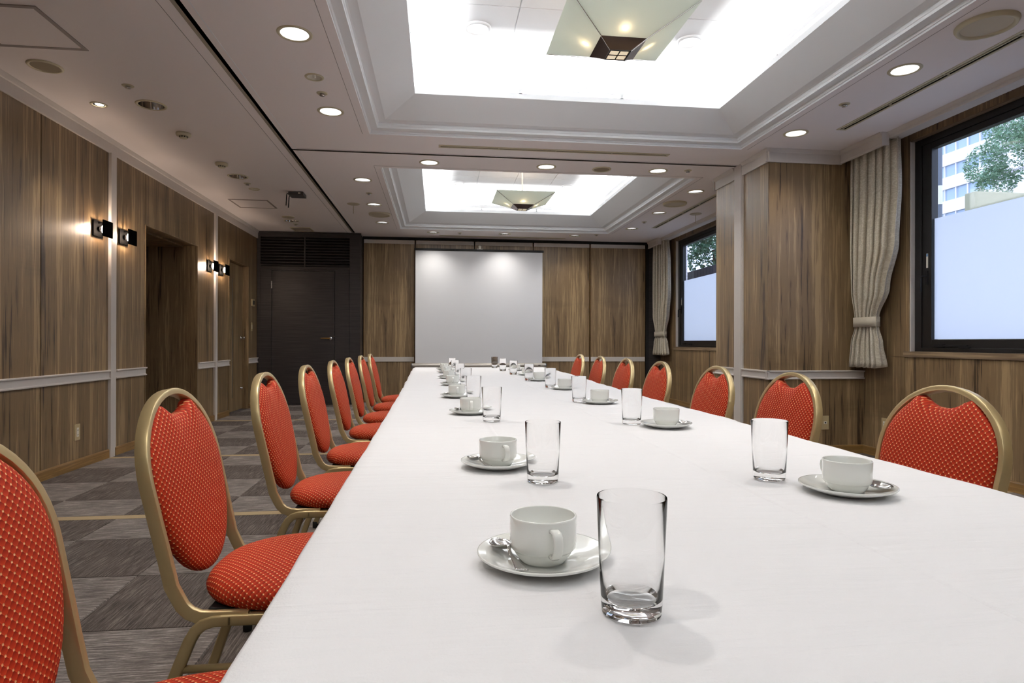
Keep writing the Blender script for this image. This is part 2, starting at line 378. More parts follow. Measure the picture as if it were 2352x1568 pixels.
PROF = [(0.0, 2.60), (0.0, 2.612), (0.008, 2.612), (0.012, 2.628), (0.066, 2.630), (0.066, 2.646), (0.071, 2.650), (0.071, 2.668), (0.080, 2.674), (0.132, 2.676), (0.368, 2.795), (0.368, 2.836), (0.352, 2.836), (0.345, 2.81), (0.12, 2.81), (0.12, 3.135)]
for ti, (y0, y1) in enumerate(TRAYS):
    vs = []; fs = []; n = len(PROF)
    for d, z in PROF: vs += [(TX0+d, y0+d, z), (TX1-d, y0+d, z), (TX1-d, y1-d, z), (TX0+d, y1-d, z)]
    for k in range(n-1):
        for c in range(4):
            c2 = (c+1) % 4; fs.append((k*4+c, (k+1)*4+c, (k+1)*4+c2, k*4+c2))
    tr = new_obj('ceiling_tray', vs, fs, M['cove']); struct(tr)
    smooth_by_angle(tr, 10)
    d = 0.058                                            # fine groove drawn round the tray
    for a in ((TX0-d, TX0-d+0.003, y0-d, y1+d*0), (TX1+d-0.003, TX1+d, y0-d, y1+d*0), (TX0-d, TX1+d, y0-d, y0-d+0.003)):
        MB().box(a[0], a[1], a[2], a[3], ZC-0.001, ZC+0.001).build('edge_groove', M['gapline'], tr)
    # raised band above the lip, on small brackets
    e = 0.368
    for nm, (a0, a1, b0, b1) in (('glare_band', (TX0+e-0.008, TX0+e, y0+e, y1-e)), ('glare_band', (TX1-e, TX1-e+0.008, y0+e, y1-e)), ('glare_band', (TX0+e, TX1-e, y0+e-0.008, y0+e)), ('glare_band', (TX0+e, TX1-e, y1-e, y1-e+0.008))):
        MB().box(a0, a1, b0, b1, 2.861, 2.905).build(nm, M['cove'], tr)
    for f in (1/3, 2/3):
        xx = TX0+e+(TX1-TX0-2*e)*f; yy = y0+e+(y1-y0-2*e)*f
        for (cx, cy) in ((xx, y0+e-0.006), (xx, y1-e+0.006), (TX0+e-0.006, yy), (TX1-e+0.006, yy)):
            MB().box(cx-0.012, cx+0.012, cy-0.006, cy+0.006, 2.830, 2.862).build('band_bracket', M['cove'], tr)
    # upper boards
    jy = (-0.2, 3.98, 8.12)[ti]
    bxs = [TX0+0.12, 0.525, 1.03, 1.533, TX1-0.12]; bys = [y0+0.12, jy-1.82, jy, y1-0.12]
    if bys[1] < bys[0]+0.05: bys = [bys[0], bys[2], bys[3]]
    for i in range(4):
        for j in range(len(bys)-1):
            MB().bbox(bxs[i]+0.004, bxs[i+1]-0.004, bys[j]+0.004, bys[j+1]-0.004, 3.12, 3.136, 0.003).build('ceiling_board', M['cove'], tr)
    MB().box(TX0+0.12, TX1-0.12, y0+0.12, y1-0.12, 3.130, 3.14).build('board_backing', M['cove'], tr)

# ------------------------------------------------------------------ downlights and other things on the ceiling
def ring_prof(ri, ro, t=0.006): return [(ri, 0.0), (ri, -t*0.6), (ri+(ro-ri)*0.25, -t), (ro-(ro-ri)*0.2, -t*0.8), (ro, -0.001), (ro, 0.0)]
def spot(name, loc, power, size=math.radians(124), blend=1.0, color=(1.0, 0.95, 0.88), rad=0.05, parent=None, rot=None):
    d = bpy.data.lights.new(name, 'SPOT'); d.energy = power; d.spot_size = size; d.spot_blend = blend; d.color = color; d.shadow_soft_size = rad
    o = bpy.data.objects.new(name, d); COL.objects.link(o); o.location = loc
    if rot: o.rotation_euler = rot
    if parent is not None: o.parent = parent
    return o
def place(x): return 'on the window side' if x > 2.5 else 'on the doorway side'
ring0 = disc0 = can0 = None
sideL = sorted([p for p in lit_down if p[0] < -0.5], key=lambda p: -p[1]); sideR = sorted([p for p in lit_down if p[0] > 2.5], key=lambda p: -p[1])
mid = sorted([p for p in lit_down if abs(p[1]-5.745) < 0.1]); far = sorted([p for p in lit_down if abs(p[1]-9.4) < 0.1])
lab = {}
for i, p in enumerate(sideL): lab[p] = f'round lit downlight, {ORD[i]} from the screen wall in the row along the ceiling track'
for i, p in enumerate(sideR): lab[p] = f'round lit downlight, {ORD[i]} from the screen wall in the row along the windows'
for i, p in enumerate(mid): lab[p] = 'round lit downlight beside the cross track, ' + ('next to the ceiling track', 'middle one of three', 'nearest the pillar')[i]
near = sorted([p for p in lit_down if abs(p[1]-1.52) < 0.1])
for i, p in enumerate(near): lab[p] = 'round lit downlight added unseen overhead at the camera end of the table, ' + ('next to the ceiling track', 'middle one of three', 'nearest the windows')[i]
for i, p in enumerate(far): lab[p] = 'round lit downlight close above the partition wall, ' + ('nearest the dark door', 'middle one of three', 'nearest the curtain')[i]
for k, (x, y) in enumerate(lit_down):
    r = empty('downlight', (x, y, ZC)); tag(r, lab[(x, y)], 'downlight', 'lit downlights')
    if k == 0:
        ring0 = MB().lathe(ring_prof(0.074, 0.093), 40).build('trim_ring', M['beige'], r, True)
        can0 = MB().lathe([(0.074, -0.002), (0.072, 0.022)], 40).build('reflector', M['chrome'], r, True)
        disc0 = MB().add([(0.073*math.cos(2*PI*i/40), 0.073*math.sin(2*PI*i/40), 0.018) for i in range(40)], [tuple(range(39, -1, -1))]).build('diffuser', M['lamp'], r)
    else:
        for s0 in (ring0, can0, disc0):
            c = s0.copy(); COL.objects.link(c); c.parent = r
    spot('downlight_lamp', (0, 0, 0.012), DOWN_W, parent=r)
ul = ['nearest the camera', 'middle one of three', 'nearest the dark door']
for k, (x, y) in enumerate(unlit_down):
    r = empty('unlit_downlight', (x, y, ZC)); tag(r, f'unlit recessed downlight with mirror reflector over the aisle, {ul[k]}', 'downlight', 'unlit downlights over the aisle')
    MB().lathe(ring_prof(0.080, 0.100), 40).build('trim_ring', M['beige'], r, True)
    MB().lathe([(0.080, -0.002), (0.074, 0.05), (0.05, 0.10), (0.0, 0.11)], 40).build('reflector', M['chrome'], r, True)
r = empty('spot_light', (*spot_down, ZC)); tag(r, 'small bright spotlight above the wood wall near the first sconces', 'spotlight')
MB().lathe(ring_prof(0.038, 0.055), 32).build('trim_ring', M['beige'], r, True)
MB().lathe([(0.038, -0.001), (0.036, 0.03), (0.0, 0.045)], 32).build('recess', M['black'], r, True)
MB().lathe([(0.027, 0.004), (0.024, -0.002), (0.0, -0.004)], 24, (0.004, 0, 0)).build('bulb', M['lamp_hot'], r, True)
spot('spot_lamp', (0, 0, -0.012), 30, math.radians(70), 0.6, (1, 0.9, 0.8), 0.02, r)
for k, (x, y) in enumerate(emer):
    r = empty('emergency_light', (x, y, ZC)); tag(r, 'small round emergency light ' + ('between downlight and sprinkler beside the first tray', 'over the aisle beside the sprinkler and hatch')[k], 'emergency light', 'emergency lights')
    MB().lathe(ring_prof(0.043, 0.058), 32).build('trim_ring', M['beige'], r, True)
    MB().lathe([(0.043, -0.001), (0.03, 0.03), (0.0, 0.04)], 32).build('dish', M['offwhite'], r, True)
    MB().lathe([(0.0, -0.006), (0.010, -0.002), (0.012, 0.034)], 16).build('bulb', M['offwhite'], r, True)
spr = [(-1.991, 4.268, 'over the aisle beside the spotlight'), (-1.976, 6.745, 'over the aisle between mirrored downlight and emergency light'), (-0.766, 4.234, 'beside the first tray under the emergency light'), (-0.758, 7.015, 'beside the second tray by the ceiling track'),
       (2.787, 3.974, 'between the two window-side downlights of the first tray'), (2.378, 5.695, 'between the cross track downlight and pillar'), (2.804, 8.198, 'between window-side downlights of the second tray'), (0.328, 9.382, 'above the projection screen near the dark door'), (2.413, 9.273, 'above the partition near the curtain'), (-1.98, 8.977, 'near the grille by the dark door')]
p0 = None
for x, y, l in spr:
    r = empty('sprinkler', (x, y, ZC)); tag(r, 'small chrome fire sprinkler head ' + l, 'sprinkler', 'sprinkler heads')
    if p0 is None:
        p0 = [MB().lathe([(0.012, 0), (0.014, -0.003), (0.033, -0.004), (0.036, -0.001), (0.036, 0)], 28).build('escutcheon', M['beige'], r, True),
              MB().lathe([(0.014, -0.002), (0.013, -0.012), (0.019, -0.014), (0.017, -0.018), (0.0, -0.019)], 20).build('head', M['chrome'], r, True)]
    else:
        for q in p0: c = q.copy(); COL.objects.link(c); c.parent = r
for k, (x, y) in enumerate(((-2.005, 5.187), (-1.99, 6.017))):
    r = empty('smoke_detector', (x, y, ZC)); tag(r, 'beige smoke detector over the aisle, ' + ('nearer the camera', 'nearer the hatch')[k], 'smoke detector', 'smoke detectors')
    MB().lathe([(0.0, 0), (0.054, 0), (0.056, -0.012), (0.052, -0.022), (0.034, -0.026)], 36).build('base', M['beige'], r, True)
    MB().lathe([(0.030, -0.026), (0.030, -0.036), (0.026, -0.042), (0.0, -0.043)], 28).build('chamber', M['beige'], r, True)
    for i in range(10):
        a = 2*PI*i/10; MB().box(-0.004, 0.004, 0.0285, 0.0315, -0.036, -0.027).build('slit', M['groove'], r).rotation_euler = (0, 0, a)
def round_cover(x, y, rad, depth, label, cat, mesh_mat, ring_mat, flush=False):
    r = empty('ceiling_speaker', (x, y, ZC)); tag(r, label, cat)
    MB().lathe([(rad*0.80, -depth*0.5), (rad*0.86, -depth), (rad*0.94, -depth), (rad, -depth*0.3), (rad, 0)], 48).build('trim_ring', ring_mat, r, True)
    MB().lathe([(0.0, -depth*0.55), (rad*0.82, -depth*0.5)], 48).build('grille', mesh_mat, r, True)
M['beige_disc'] = mat('beige_disc', srgb(196, 186, 164), 0.6)
round_cover(-2.344, 4.026, 0.094, 0.008, 'beige round ceiling speaker above the wood wall beside the corner hatch', 'speaker', M['beige_mesh'], M['beige'])
round_cover(1.548, 5.757, 0.090, 0.008, 'beige round ceiling speaker between the downlights by the cross track', 'speaker', M['beige_mesh'], M['beige'])
round_cover(-0.746, 8.131, 0.140, 0.022, 'round ventilation disc between downlights beside the ceiling track', 'air vent', M['beige_disc'], M['beige_disc'])
round_cover(2.812, 2.885, 0.140, 0.022, 'large round ventilation disc in the window-side ceiling of the first tray', 'air vent', M['beige_disc'], M['beige'])
round_cover(2.784, 7.05, 0.140, 0.022, 'round ventilation disc between window-side downlights of the second tray', 'air vent', M['beige_disc'], M['beige'])
round_cover(-1.967, 8.489, 0.082, 0.008, 'small beige round speaker over the aisle near the dark door', 'speaker', M['beige_disc'], M['beige'])
for x, y, l in ((-1.003, 7.582, 'beside the ceiling track'), (3.279, 7.60, 'near the far window')):
    r = empty('hanging_sensor', (x, y, ZC)); tag(r, f'flat round ceiling disc with thin hanging rod {l}', 'sensor', 'discs with hanging rods')
    MB().lathe([(0.0, -0.008), (0.068, -0.007), (0.075, -0.002), (0.075, 0)], 36).build('disc', M['beige_disc'], r, True)
    MB().lathe([(0.004, -0.007), (0.004, -0.115), (0.0, -0.116)], 8).build('rod', M['beige_disc'], r, True)
def hatch(x0, x1, y0, y1, label, w=0.022):
    r = empty('access_hatch', ((x0+x1)/2, (y0+y1)/2, ZC)); tag(r, label, 'hatch'); hx, hy = (x1-x0)/2, (y1-y0)/2
    MB().box(-hx+w, hx-w, -hy+w, hy-w, -0.003, 0.002).build('panel', M['ceil'], r)
    fb = MB(); fb.box(-hx, hx, -hy, -hy+w, -0.005, 0.0); fb.box(-hx, hx, hy-w, hy, -0.005, 0); fb.box(-hx, -hx+w, -hy+w, hy-w, -0.005, 0); fb.box(hx-w, hx, -hy+w, hy-w, -0.005, 0)
    fb.build('frame', M['hatch'], r)
hatch(-2.43, -1.97, 3.306, 3.776, 'square ceiling access hatch in the corner nearest the camera')
hatch(-2.417, -1.972, 7.51, 7.957, 'square ceiling access hatch above the aisle by the dark router', 0.02)
r = empty('air_grille', (-1.976, 9.384, ZC)); tag(r, 'small beige square ventilation grille in front of the dark door', 'air grille')
fb = MB(); fb.box(-0.143, 0.143, -0.16, -0.14, -0.008, 0); fb.box(-0.143, 0.143, 0.14, 0.16, -0.008, 0); fb.box(-0.143, -0.123, -0.14, 0.14, -0.008, 0); fb.box(0.123, 0.143, -0.14, 0.14, -0.008, 0); fb.build('frame', M['beige'], r)
for i in range(9):
    y = -0.126+i*0.0315; MB().add([(-0.123, y-0.012, -0.007), (0.123, y-0.012, -0.007), (0.123, y+0.012, -0.001), (-0.123, y+0.012, -0.001)], [(0,1,2,3)]).build('slat', M['beige'], r)
r = empty('wifi_router', (-1.545, 7.11, ZC)); tag(r, 'small dark wireless router with two antennas screwed to the ceiling', 'router')
MB().bbox(-0.085, 0.075, -0.085, 0.085, -0.040, -0.004, 0.004).build('body', M['router'], r)
MB().box(0.02, 0.045, -0.0855, -0.0845, -0.026, -0.014).build('status_label', M['offwhite'], r)
MB().box(-0.03, 0.03, -0.03, 0.03, -0.006, 0.0).build('mount', M['black'], r)
for yy in (-0.06, 0.05):
    MB().tube([(-0.085, yy, -0.024), (-0.102, yy, -0.026), (-0.106, yy, -0.045), (-0.112, yy, -0.155)], csec(0.0055, 8)).build('antenna', M['rubber'], r)
def diffuser(x0, x1, y0, y1, ax, label, nslot):
    r = empty('air_diffuser', ((x0+x1)/2, (y0+y1)/2, ZC)); tag(r, label, 'air vent'); hx, hy = (x1-x0)/2, (y1-y0)/2; m = 0.016
    fb = MB(); fb.box(-hx-m, hx+m, -hy-m, -hy, -0.004, 0.001); fb.box(-hx-m, hx+m, hy, hy+m, -0.004, 0.001); fb.box(-hx-m, -hx, -hy, hy, -0.004, 0.001); fb.box(hx, hx+m, -hy, hy, -0.004, 0.001); fb.build('frame', M['beige'], r)
    dk = MB(); x0, x1, y0, y1 = -hx, hx, -hy, hy; d = 0.03
    dk.quad((x0,y0,d),(x0,y1,d),(x1,y1,d),(x1,y0,d)); dk.quad((x0,y0,0),(x0,y1,0),(x0,y1,d),(x0,y0,d)); dk.quad((x1,y0,0),(x1,y1,0),(x1,y1,d),(x1,y0,d)); dk.quad((x0,y0,0),(x1,y0,0),(x1,y0,d),(x0,y0,d)); dk.quad((x0,y1,0),(x1,y1,0),(x1,y1,d),(x0,y1,d)); dk.build('slot', M['groove'], r)
    if ax == 'x':
        MB().box(-hx, hx, -0.004, 0.004, -0.002, 0.014).build('blade', M['beige'], r)
        for i in range(1, nslot): xx = -hx+2*hx*i/nslot; MB().box(xx-0.005, xx+0.005, -hy, hy, -0.002, 0.012).build('spacer', M['beige'], r)
    else:
        MB().box(-0.004, 0.004, -hy, hy, -0.002, 0.014).build('blade', M['beige'], r)
        for i in range(1, nslot): yy = -hy+2*hy*i/nslot; MB().box(-hx, hx, yy-0.005, yy+0.005, -0.002, 0.012).build('spacer', M['beige'], r)
diffuser(*DIFF[0], 'long narrow air diffuser in front of the first tray by the cross track', 4)
diffuser(*DIFF[1], 'long narrow air diffuser beside the nearer window', 7)
diffuser(*DIFF[2], 'long narrow air diffuser beside the far window', 5)
diffuser(*DIFF[3], 'long narrow air diffuser close above the partition wall', 4)

# pendant lamps
def pendant(x, y, label):
    r = empty('pendant_lamp', (x, y, 2.613)); tag(r, label, 'pendant lamp', 'glass pendant lamps'); Z = lambda z: z-2.613
    A, B_, zt, zb = 0.357, 0.133, 0.147, 0.041; C_ = 0.054
    for k in range(4):
        q = new_obj('glass_plate', [(-A+.006, -A, zt), (A-.006, -A, zt), (B_-.001, -B_, zb), (-B_+.001, -B_, zb), (-A+.006, -A+.004, zt+.008), (A-.006, -A+.004, zt+.008), (B_-.001, -B_+.004, zb+.008), (-B_+.001, -B_+.004, zb+.008)],
                    [(0,1,2,3),(7,6,5,4),(0,4,5,1),(1,5,6,2),(2,6,7,3),(3,7,4,0)], M['plate_glass'], r); q.rotation_euler = (0, 0, k*PI/2)
        q = new_obj('mirror_plate', [(-B_, -B_, zb), (B_, -B_, zb), (C_+.008, -C_-.008, 0.0), (-C_-.008, -C_-.008, 0.0), (-B_, -B_+.003, zb+.003), (B_, -B_+.003, zb+.003), (C_, -C_, 0.006), (-C_, -C_, 0.006)],
                    [(0,1,2,3),(7,6,5,4),(0,4,5,1),(1,5,6,2),(2,6,7,3),(3,7,4,0)], M['mirror'], r); q.rotation_euler = (0, 0, k*PI/2)
        a = k*PI/2+PI/4; c, s_ = math.cos(a), math.sin(a); k1, k2, k3 = A*1.40, B_*1.414, C_*1.414+.012
        MB().tube([(k1*c, k1*s_, zt+0.004), (k2*c, k2*s_, zb+0.002)], rsec(0.006, 0.012, 0.002, 2)).build('corner_bar', M['chrome'], r)
        MB().tube([(k2*c, k2*s_, zb-0.001), (k3*c, k3*s_, -0.002)], rsec(0.005, 0.006, 0.002, 2)).build('edge_strip', M['chrome'], r)
        pn = MB().box(0.003, C_-.002, 0.003, C_-.002, 0.0, 0.004).build('light_pane', M['lamp_pane'], r); pn.rotation_euler = (0, 0, k*PI/2)
    fb = MB(); fb.box(-C_-.008, C_+.008, -C_-.008, -C_, -0.003, 0.004); fb.box(-C_-.008, C_+.008, C_, C_+.008, -0.003, 0.004); fb.box(-C_-.008, -C_, -C_, C_, -0.003, 0.004); fb.box(C_, C_+.008, -C_, C_, -0.003, 0.004)
    fb.box(-0.003, 0.003, -C_, C_, -0.003, 0.004); fb.box(-C_, -0.003, -0.003, 0.003, -0.003, 0.004); fb.box(0.003, C_, -0.003, 0.003, -0.003, 0.004); fb.build('pane_frame', M['black'], r)
    MB().lathe([(0.010, 0.02), (0.010, 3.12-2.613)], 12).build('stem', M['offwhite'], r, True)
    MB().lathe([(0.0, Z(3.09)), (0.055, Z(3.092)), (0.06, Z(3.12))], 28).build('canopy', M['offwhite'], r, True)
    MB().lathe([(0.0, 0.012), (0.05, 0.014), (0.05, 0.02), (0.0, 0.022)], 16).build('lamp_holder', M['black'], r)
    for (bx, by) in ((-0.01, -0.172), (-0.172, 0.02), (0.172, 0.02), (0.02, 0.172)):
        MB().tube([(0, 0, 0.03), (bx*0.92, by*0.92, 0.075)], csec(0.005, 8)).build('bulb_arm', M['chrome'], r)
        MB().lathe([(0.0, -0.026), (0.016, -0.018), (0.024, 0), (0.018, 0.018), (0.0, 0.026)], 14, (bx, by, 0.095)).build('bulb', M['lamp_warm'], r, True)
pendant(1.030, 3.487, 'square glass pendant lamp hanging in the nearer ceiling tray')
pendant(1.050, 7.70, 'square glass pendant lamp hanging in the far ceiling tray')
for (x, y, l) in ((0.267, 4.273, 'nearer tray, towards the doorway'), (1.797, 4.273, 'nearer tray, towards the windows'), (0.265, 8.455, 'far tray, towards the doorway'), (1.795, 8.455, 'far tray, towards the windows')):
    r = empty('tray_downlight', (x, y, 3.12)); tag(r, f'white rimmed lit downlight high up in the {l}', 'downlight', 'downlights inside the trays')
    MB().lathe([(0.070, -0.004), (0.074, -0.014), (0.088, -0.014), (0.096, -0.004), (0.096, 0)], 40).build('trim_ring', M['cove'], r, True)
    MB().lathe([(0.0, -0.005), (0.072, -0.005)], 40).build('diffuser', M['lamp'], r)

# ------------------------------------------------------------------ walls
PT = 0.012
def panel(name, x0, x1, y0, y1, z0, z1, parent, m='wood', b=0.0012):
    return MB().bbox(x0, x1, y0, y1, z0, z1, b).build(name, M[m], parent)
def extrude_y(mb, prof, x, sgn, y0, y1):        # prof [(d, z)] out from a wall at x; sgn = direction of the room
    n = len(prof); vs = [(x+sgn*d, y0, z) for d, z in prof]+[(x+sgn*d, y1, z) for d, z in prof]
    return mb.add(vs, [(k, (k+1) % n, n+(k+1) % n, n+k) for k in range(n)]+[tuple(range(n-1, -1, -1)), tuple(range(n, 2*n))])
def extrude_x(mb, prof, y, sgn, x0, x1):
    n = len(prof); vs = [(x0, y+sgn*d, z) for d, z in prof]+[(x1, y+sgn*d, z) for d, z in prof]
    return mb.add(vs, [(k, (k+1) % n, n+(k+1) % n, n+k) for k in range(n)]+[tuple(range(n-1, -1, -1)), tuple(range(n, 2*n))])
RAIL = [(0, .640), (.020, .640), (.022, .643), (.022, .650), (.012, .656), (.012, .698), (.024, .703), (.026, .706), (.026, .713), (.024, .715), (0, .715)]
CROWN = [(0, 2.487), (.012, 2.487), (.014, 2.492), (.014, 2.566), (.022, 2.572), (.026, 2.580), (.034, 2.594), (.036, 2.5995), (0, 2.5995)]
BASE = [(0, 0.0), (.014, 0.0), (.014, .060), (.011, .067), (.006, .071), (0, .071)]

OP = (6.06, 7.292, 2.015); D2 = (8.358, 9.170, 2.012)
wl = MB(); X0, X1 = XL-0.14, XL-PT
for y0, y1, z0, z1 in ((YN-.1, OP[0]-.012, 0, 3.21), (OP[0]-.012, OP[1]+.012, OP[2]+.01, 3.21), (OP[1]+.012, D2[0]-.012, 0, 3.21), (D2[0]-.012, D2[1]+.012, D2[2]+.01, 3.21), (D2[1]+.012, YB+.2, 0, 3.21)): wl.box(X0, X1, y0, y1, z0, z1)
wall_left = wl.build('wall_left', M['groove']); struct(wall_left)
for y0, y1, z0 in ((YN, -2.65, 0), (-2.65, -1.45, 0), (-1.45, -0.25, 0), (-0.25, 0.95, 0), (0.95, 2.15, 0), (2.15, 3.35, 0), (3.35, 4.543, 0), (4.549, 5.42, 0), (5.50, OP[0]-.012, 0), (OP[0]-.012, OP[1], OP[2]+.004), (OP[1], 7.82, 0), (7.89, D2[0]-.012, 0), (D2[0]-.012, D2[1], D2[2]+.004), (D2[1], 9.6, 0)):
    panel('wood_panel', XL-PT, XL, y0+.001, y1-.001, z0, 2.5, wall_left)
# narrow casings of the doorway and of the door
for a, b, z in (OP, D2):
    for y in (a-.012, b): MB().box(XL-.14, XL+.006, y, y+.012, 0, z+.006).build('door_casing', M['wood'], wall_left)
    MB().box(XL-.14, XL+.006, a-.012, b+.012, z, z+.010).build('door_casing', M['wood'], wall_left)
tn = 1
def trim(mb, m='trim'):
    global tn
    o = mb.build(f'trim_{tn}', M[m]); struct(o); tn += 1; return o
for y0, y1 in ((YN, 5.41), (5.51, 6.046), (7.304, 7.81), (7.90, 8.344), (9.184, 9.6)): trim(extrude_y(MB(), RAIL, XL, 1, y0, y1))
trim(extrude_y(MB(), CROWN, XL, 1, YN, 9.6))
for y0, y1 in ((5.41, 5.51), (7.81, 7.90)):
    trim(MB().bbox(XL-.002, XL+.024, y0, y1-.03, 0, 2.49, .002).bbox(XL-.002, XL+.016, y1-.03, y1, 0.07, 2.49, .002))
bl = MB()
for y0, y1 in ((YN, 5.41), (5.51, 6.046), (7.304, 7.81), (7.90, 8.344), (9.184, 9.6)): extrude_y(bl, BASE, XL, 1, y0, y1)
o = bl.build('baseboard_left', M['base']); struct(o)
# recess behind the doorway
al = MB(); ax0 = XL-1.25
al.box(ax0-.05, ax0, OP[0]-.3, OP[1]+.05, 0, 2.1); al.box(ax0, XL-.14, OP[1], OP[1]+.05, 0, 2.1); al.box(ax0, XL-.14, OP[0]-.05, OP[0], 0, 2.1); al.box(ax0, XL-.14, OP[0], OP[1], 2.0, 2.1)
wall_alcove = al.build('wall_alcove', M['wood']); struct(wall_alcove)
MB().box(ax0, XL-.10, OP[0], OP[1], -0.05, -0.001).build('floor_alcove', M['carpet_b'])['kind'] = 'structure'
# wooden door in the left wall
d2 = empty('door_2', (XL-.075, (D2[0]+D2[1])/2, 0)); struct(d2)
hy = (D2[1]-D2[0])/2
leaf = MB().bbox(-.04, 0, -hy+.003, hy-.003, 0.006, D2[2]-.003, .002).build('door_leaf', M['wood'], d2)
MB().bbox(0, .006, -0.05-.006+0.0, -0.05+.006, 0.19, 1.79, .001).build('door_slit', M['steel'], d2).location = (0, 0.01, 0)
q = MB().lathe([(0, .055), (.022, .052), (.026, .04), (.012, .03), (.010, .006), (.028, .004), (.028, 0)], 24, (0, hy-.07, 1.0), 'x').build('door_knob', M['chrome'], d2, True)
MB().lathe([(0, .03), (.012, .028), (.008, .006), (.018, .003), (.018, 0)], 20, (0, hy-.08, .30), 'x').build('door_bolt', M['chrome'], d2, True)
MB().box(-.06, -.04, -hy-.1, hy+.1, 0, 2.1).build('door_backing', M['groove'], d2)

# end wall behind the camera
wf = MB().box(XL-.14, XR+.2, YN-.12, YN, 0, 3.21).build('wall_front', M['wood']); struct(wf)

# ------------------------------------------------------------------ back wall, dark louvred door unit and folding partition
wb = MB().box(XL-.14, XR+.2, 10.0, 10.1, 0, 3.21).build('wall_back', M['groove']); struct(wb)
DY = 9.6
d1 = empty('door_1', (-1.9, DY, 0)); struct(d1)
def dbox(name, x0, x1, y0, y1, z0, z1, m='dark_door', par=None, b=.0015):
    return MB().bbox(x0+1.9, x1+1.9, y0-DY, y1-DY, z0, z1, b).build(name, M[m], par or d1)
dbox('side_stile', -1.326, -1.165, DY-.005, 9.99, 0, 2.585)
dbox('stile_bead', -1.182, -1.160, DY-.012, DY, 0, 2.585)
dbox('side_stile', -2.668, -2.62, DY, 9.99, 0, 2.585)
dbox('head_rail', -2.62, -1.326, DY, 9.99, 2.515, 2.585)
dbox('cornice_bead', -2.66, -1.155, DY-.012, DY+.01, 2.570, 2.592)
dbox('transom', -2.62, -1.326, DY-.004, 9.99, 2.035, 2.075)
dbox('louvre_back', -2.62, -1.326, DY+.08, DY+.09, 2.075, 2.515, 'groove')
dbox('mullion', -1.993, -1.973, DY-.003, DY+.06, 2.075, 2.515)
for a, b in ((-2.62, -1.993), (-1.973, -1.326)):
    for i in range(10):
        z = 2.090+i*0.043
        MB().add([(a+1.9, -.000, z), (b+1.9, -.000, z), (b+1.9, .045, z+.034), (a+1.9, .045, z+.034), (a+1.9, -.000, z+.008), (b+1.9, 0, z+.008), (b+1.9, .045, z+.042), (a+1.9, .045, z+.042)],
                 [(0,3,2,1),(4,5,6,7),(0,1,5,4),(2,3,7,6),(1,2,6,5),(3,0,4,7)]).build('louvre_slat', M['dark_door'], d1)
dbox('door_leaf', -2.457, -1.548, DY+.002, DY+.045, .008, 2.008)
dbox('side_panel', -2.62, -2.463, DY, DY+.05, 0, 2.033); dbox('side_panel', -1.542, -1.328, DY, DY+.05, 0, 2.033)
dbox('door_head', -2.463, -1.542, DY, DY+.05, 2.013, 2.034)
for a, b in ((-2.62, -2.463), (-1.542, -1.328)): dbox('panel_rail', a, b, DY-.006, DY, .645, .700)
h = MB().lathe([(0, -.012), (.024, -.010), (.026, 0)], 24, (-1.605+1.9, 0, 1.001), 'y').build('handle_rose', M['chrome'], d1, True)
MB().lathe([(.010, -.055), (.010, -.010)], 16, (-1.605+1.9, 0, 1.001), 'y').build('handle_neck', M['chrome'], d1, True)
MB().lathe([(0, -.005), (.010, -.004), (.0105, .13), (.008, .135), (0, .136)], 16, (-1.735+1.9, -.052, 1.001), 'x').build('handle_lever', M['brass'], d1, True)
MB().lathe([(0, -.006), (.008, -.005), (.009, .004)], 12, (-1.552+1.9, 0, 1.03), 'y').build('lock_plate', M['chrome'], d1)
for z in (1.80, 0.25): dbox('hinge', -2.466, -2.454, DY-.006, DY+.004, z-.055, z+.055, 'steel')

pj = [-1.160, -0.354, 0.582, 1.532, 2.471, 3.412]
plab = ['between the dark door and the projection screen', 'behind the doorway-side half of the projection screen', 'behind the window-side half of the projection screen', 'just beside the projection screen towards the windows', 'next to the dark post and far curtain']
for i in range(5):
    x0, x1 = pj[i]+.009, pj[i+1]-.009; cx = (x0+x1)/2; hw = (x1-x0)/2
    r = empty('partition_panel', (cx, YB, 0)); tag(r, 'wood veneered folding partition panel ' + plab[i], 'partition', 'folding partition panels')
    MB().bbox(-hw+.004, hw-.004, .004, .075, .05, 2.555, .001).build('panel_core', M['wood'], r)
    for s in (-1, 1): MB().box(s*hw-.004 if s > 0 else -hw, hw if s > 0 else -hw+.004, .0, .08, .03, 2.555).build('edge_strip', M['base'], r)
    MB().bbox(-hw+.004, hw-.004, -.004, .006, 2.503, 2.555, .001).bbox(-hw+.004, hw-.004, -.008, .004, 2.496, 2.503, .001).build('top_band', M['trim'], r)
    MB().bbox(-hw+.006, hw-.006, -.008, .006, .640, .715, .002).build('chair_rail', M['trim'], r)
    MB().bbox(-hw+.004, hw-.004, -.010, .006, .012, .075, .002).build('kick_board', M['base'], r)
    for s in (-1, 1): MB().lathe([(.014, 2.555), (.014, 2.60)], 10, (s*hw*0.9, .04, 0)).build('roller', M['steel'], r)
trim(MB().box(-1.165, 3.46, YB-.012, YB+.06, 2.562, 2.60), 'groove')
trim(MB().box(3.418, 3.462, YB-.012, YB+.09, 0, 2.60), 'groove')
trim(MB().box(3.462, XR, YB-.004, YB+.09, 0, 2.60).box(3.462, XR, YB-.010, YB-.003, .64, .705), 'dark_door')

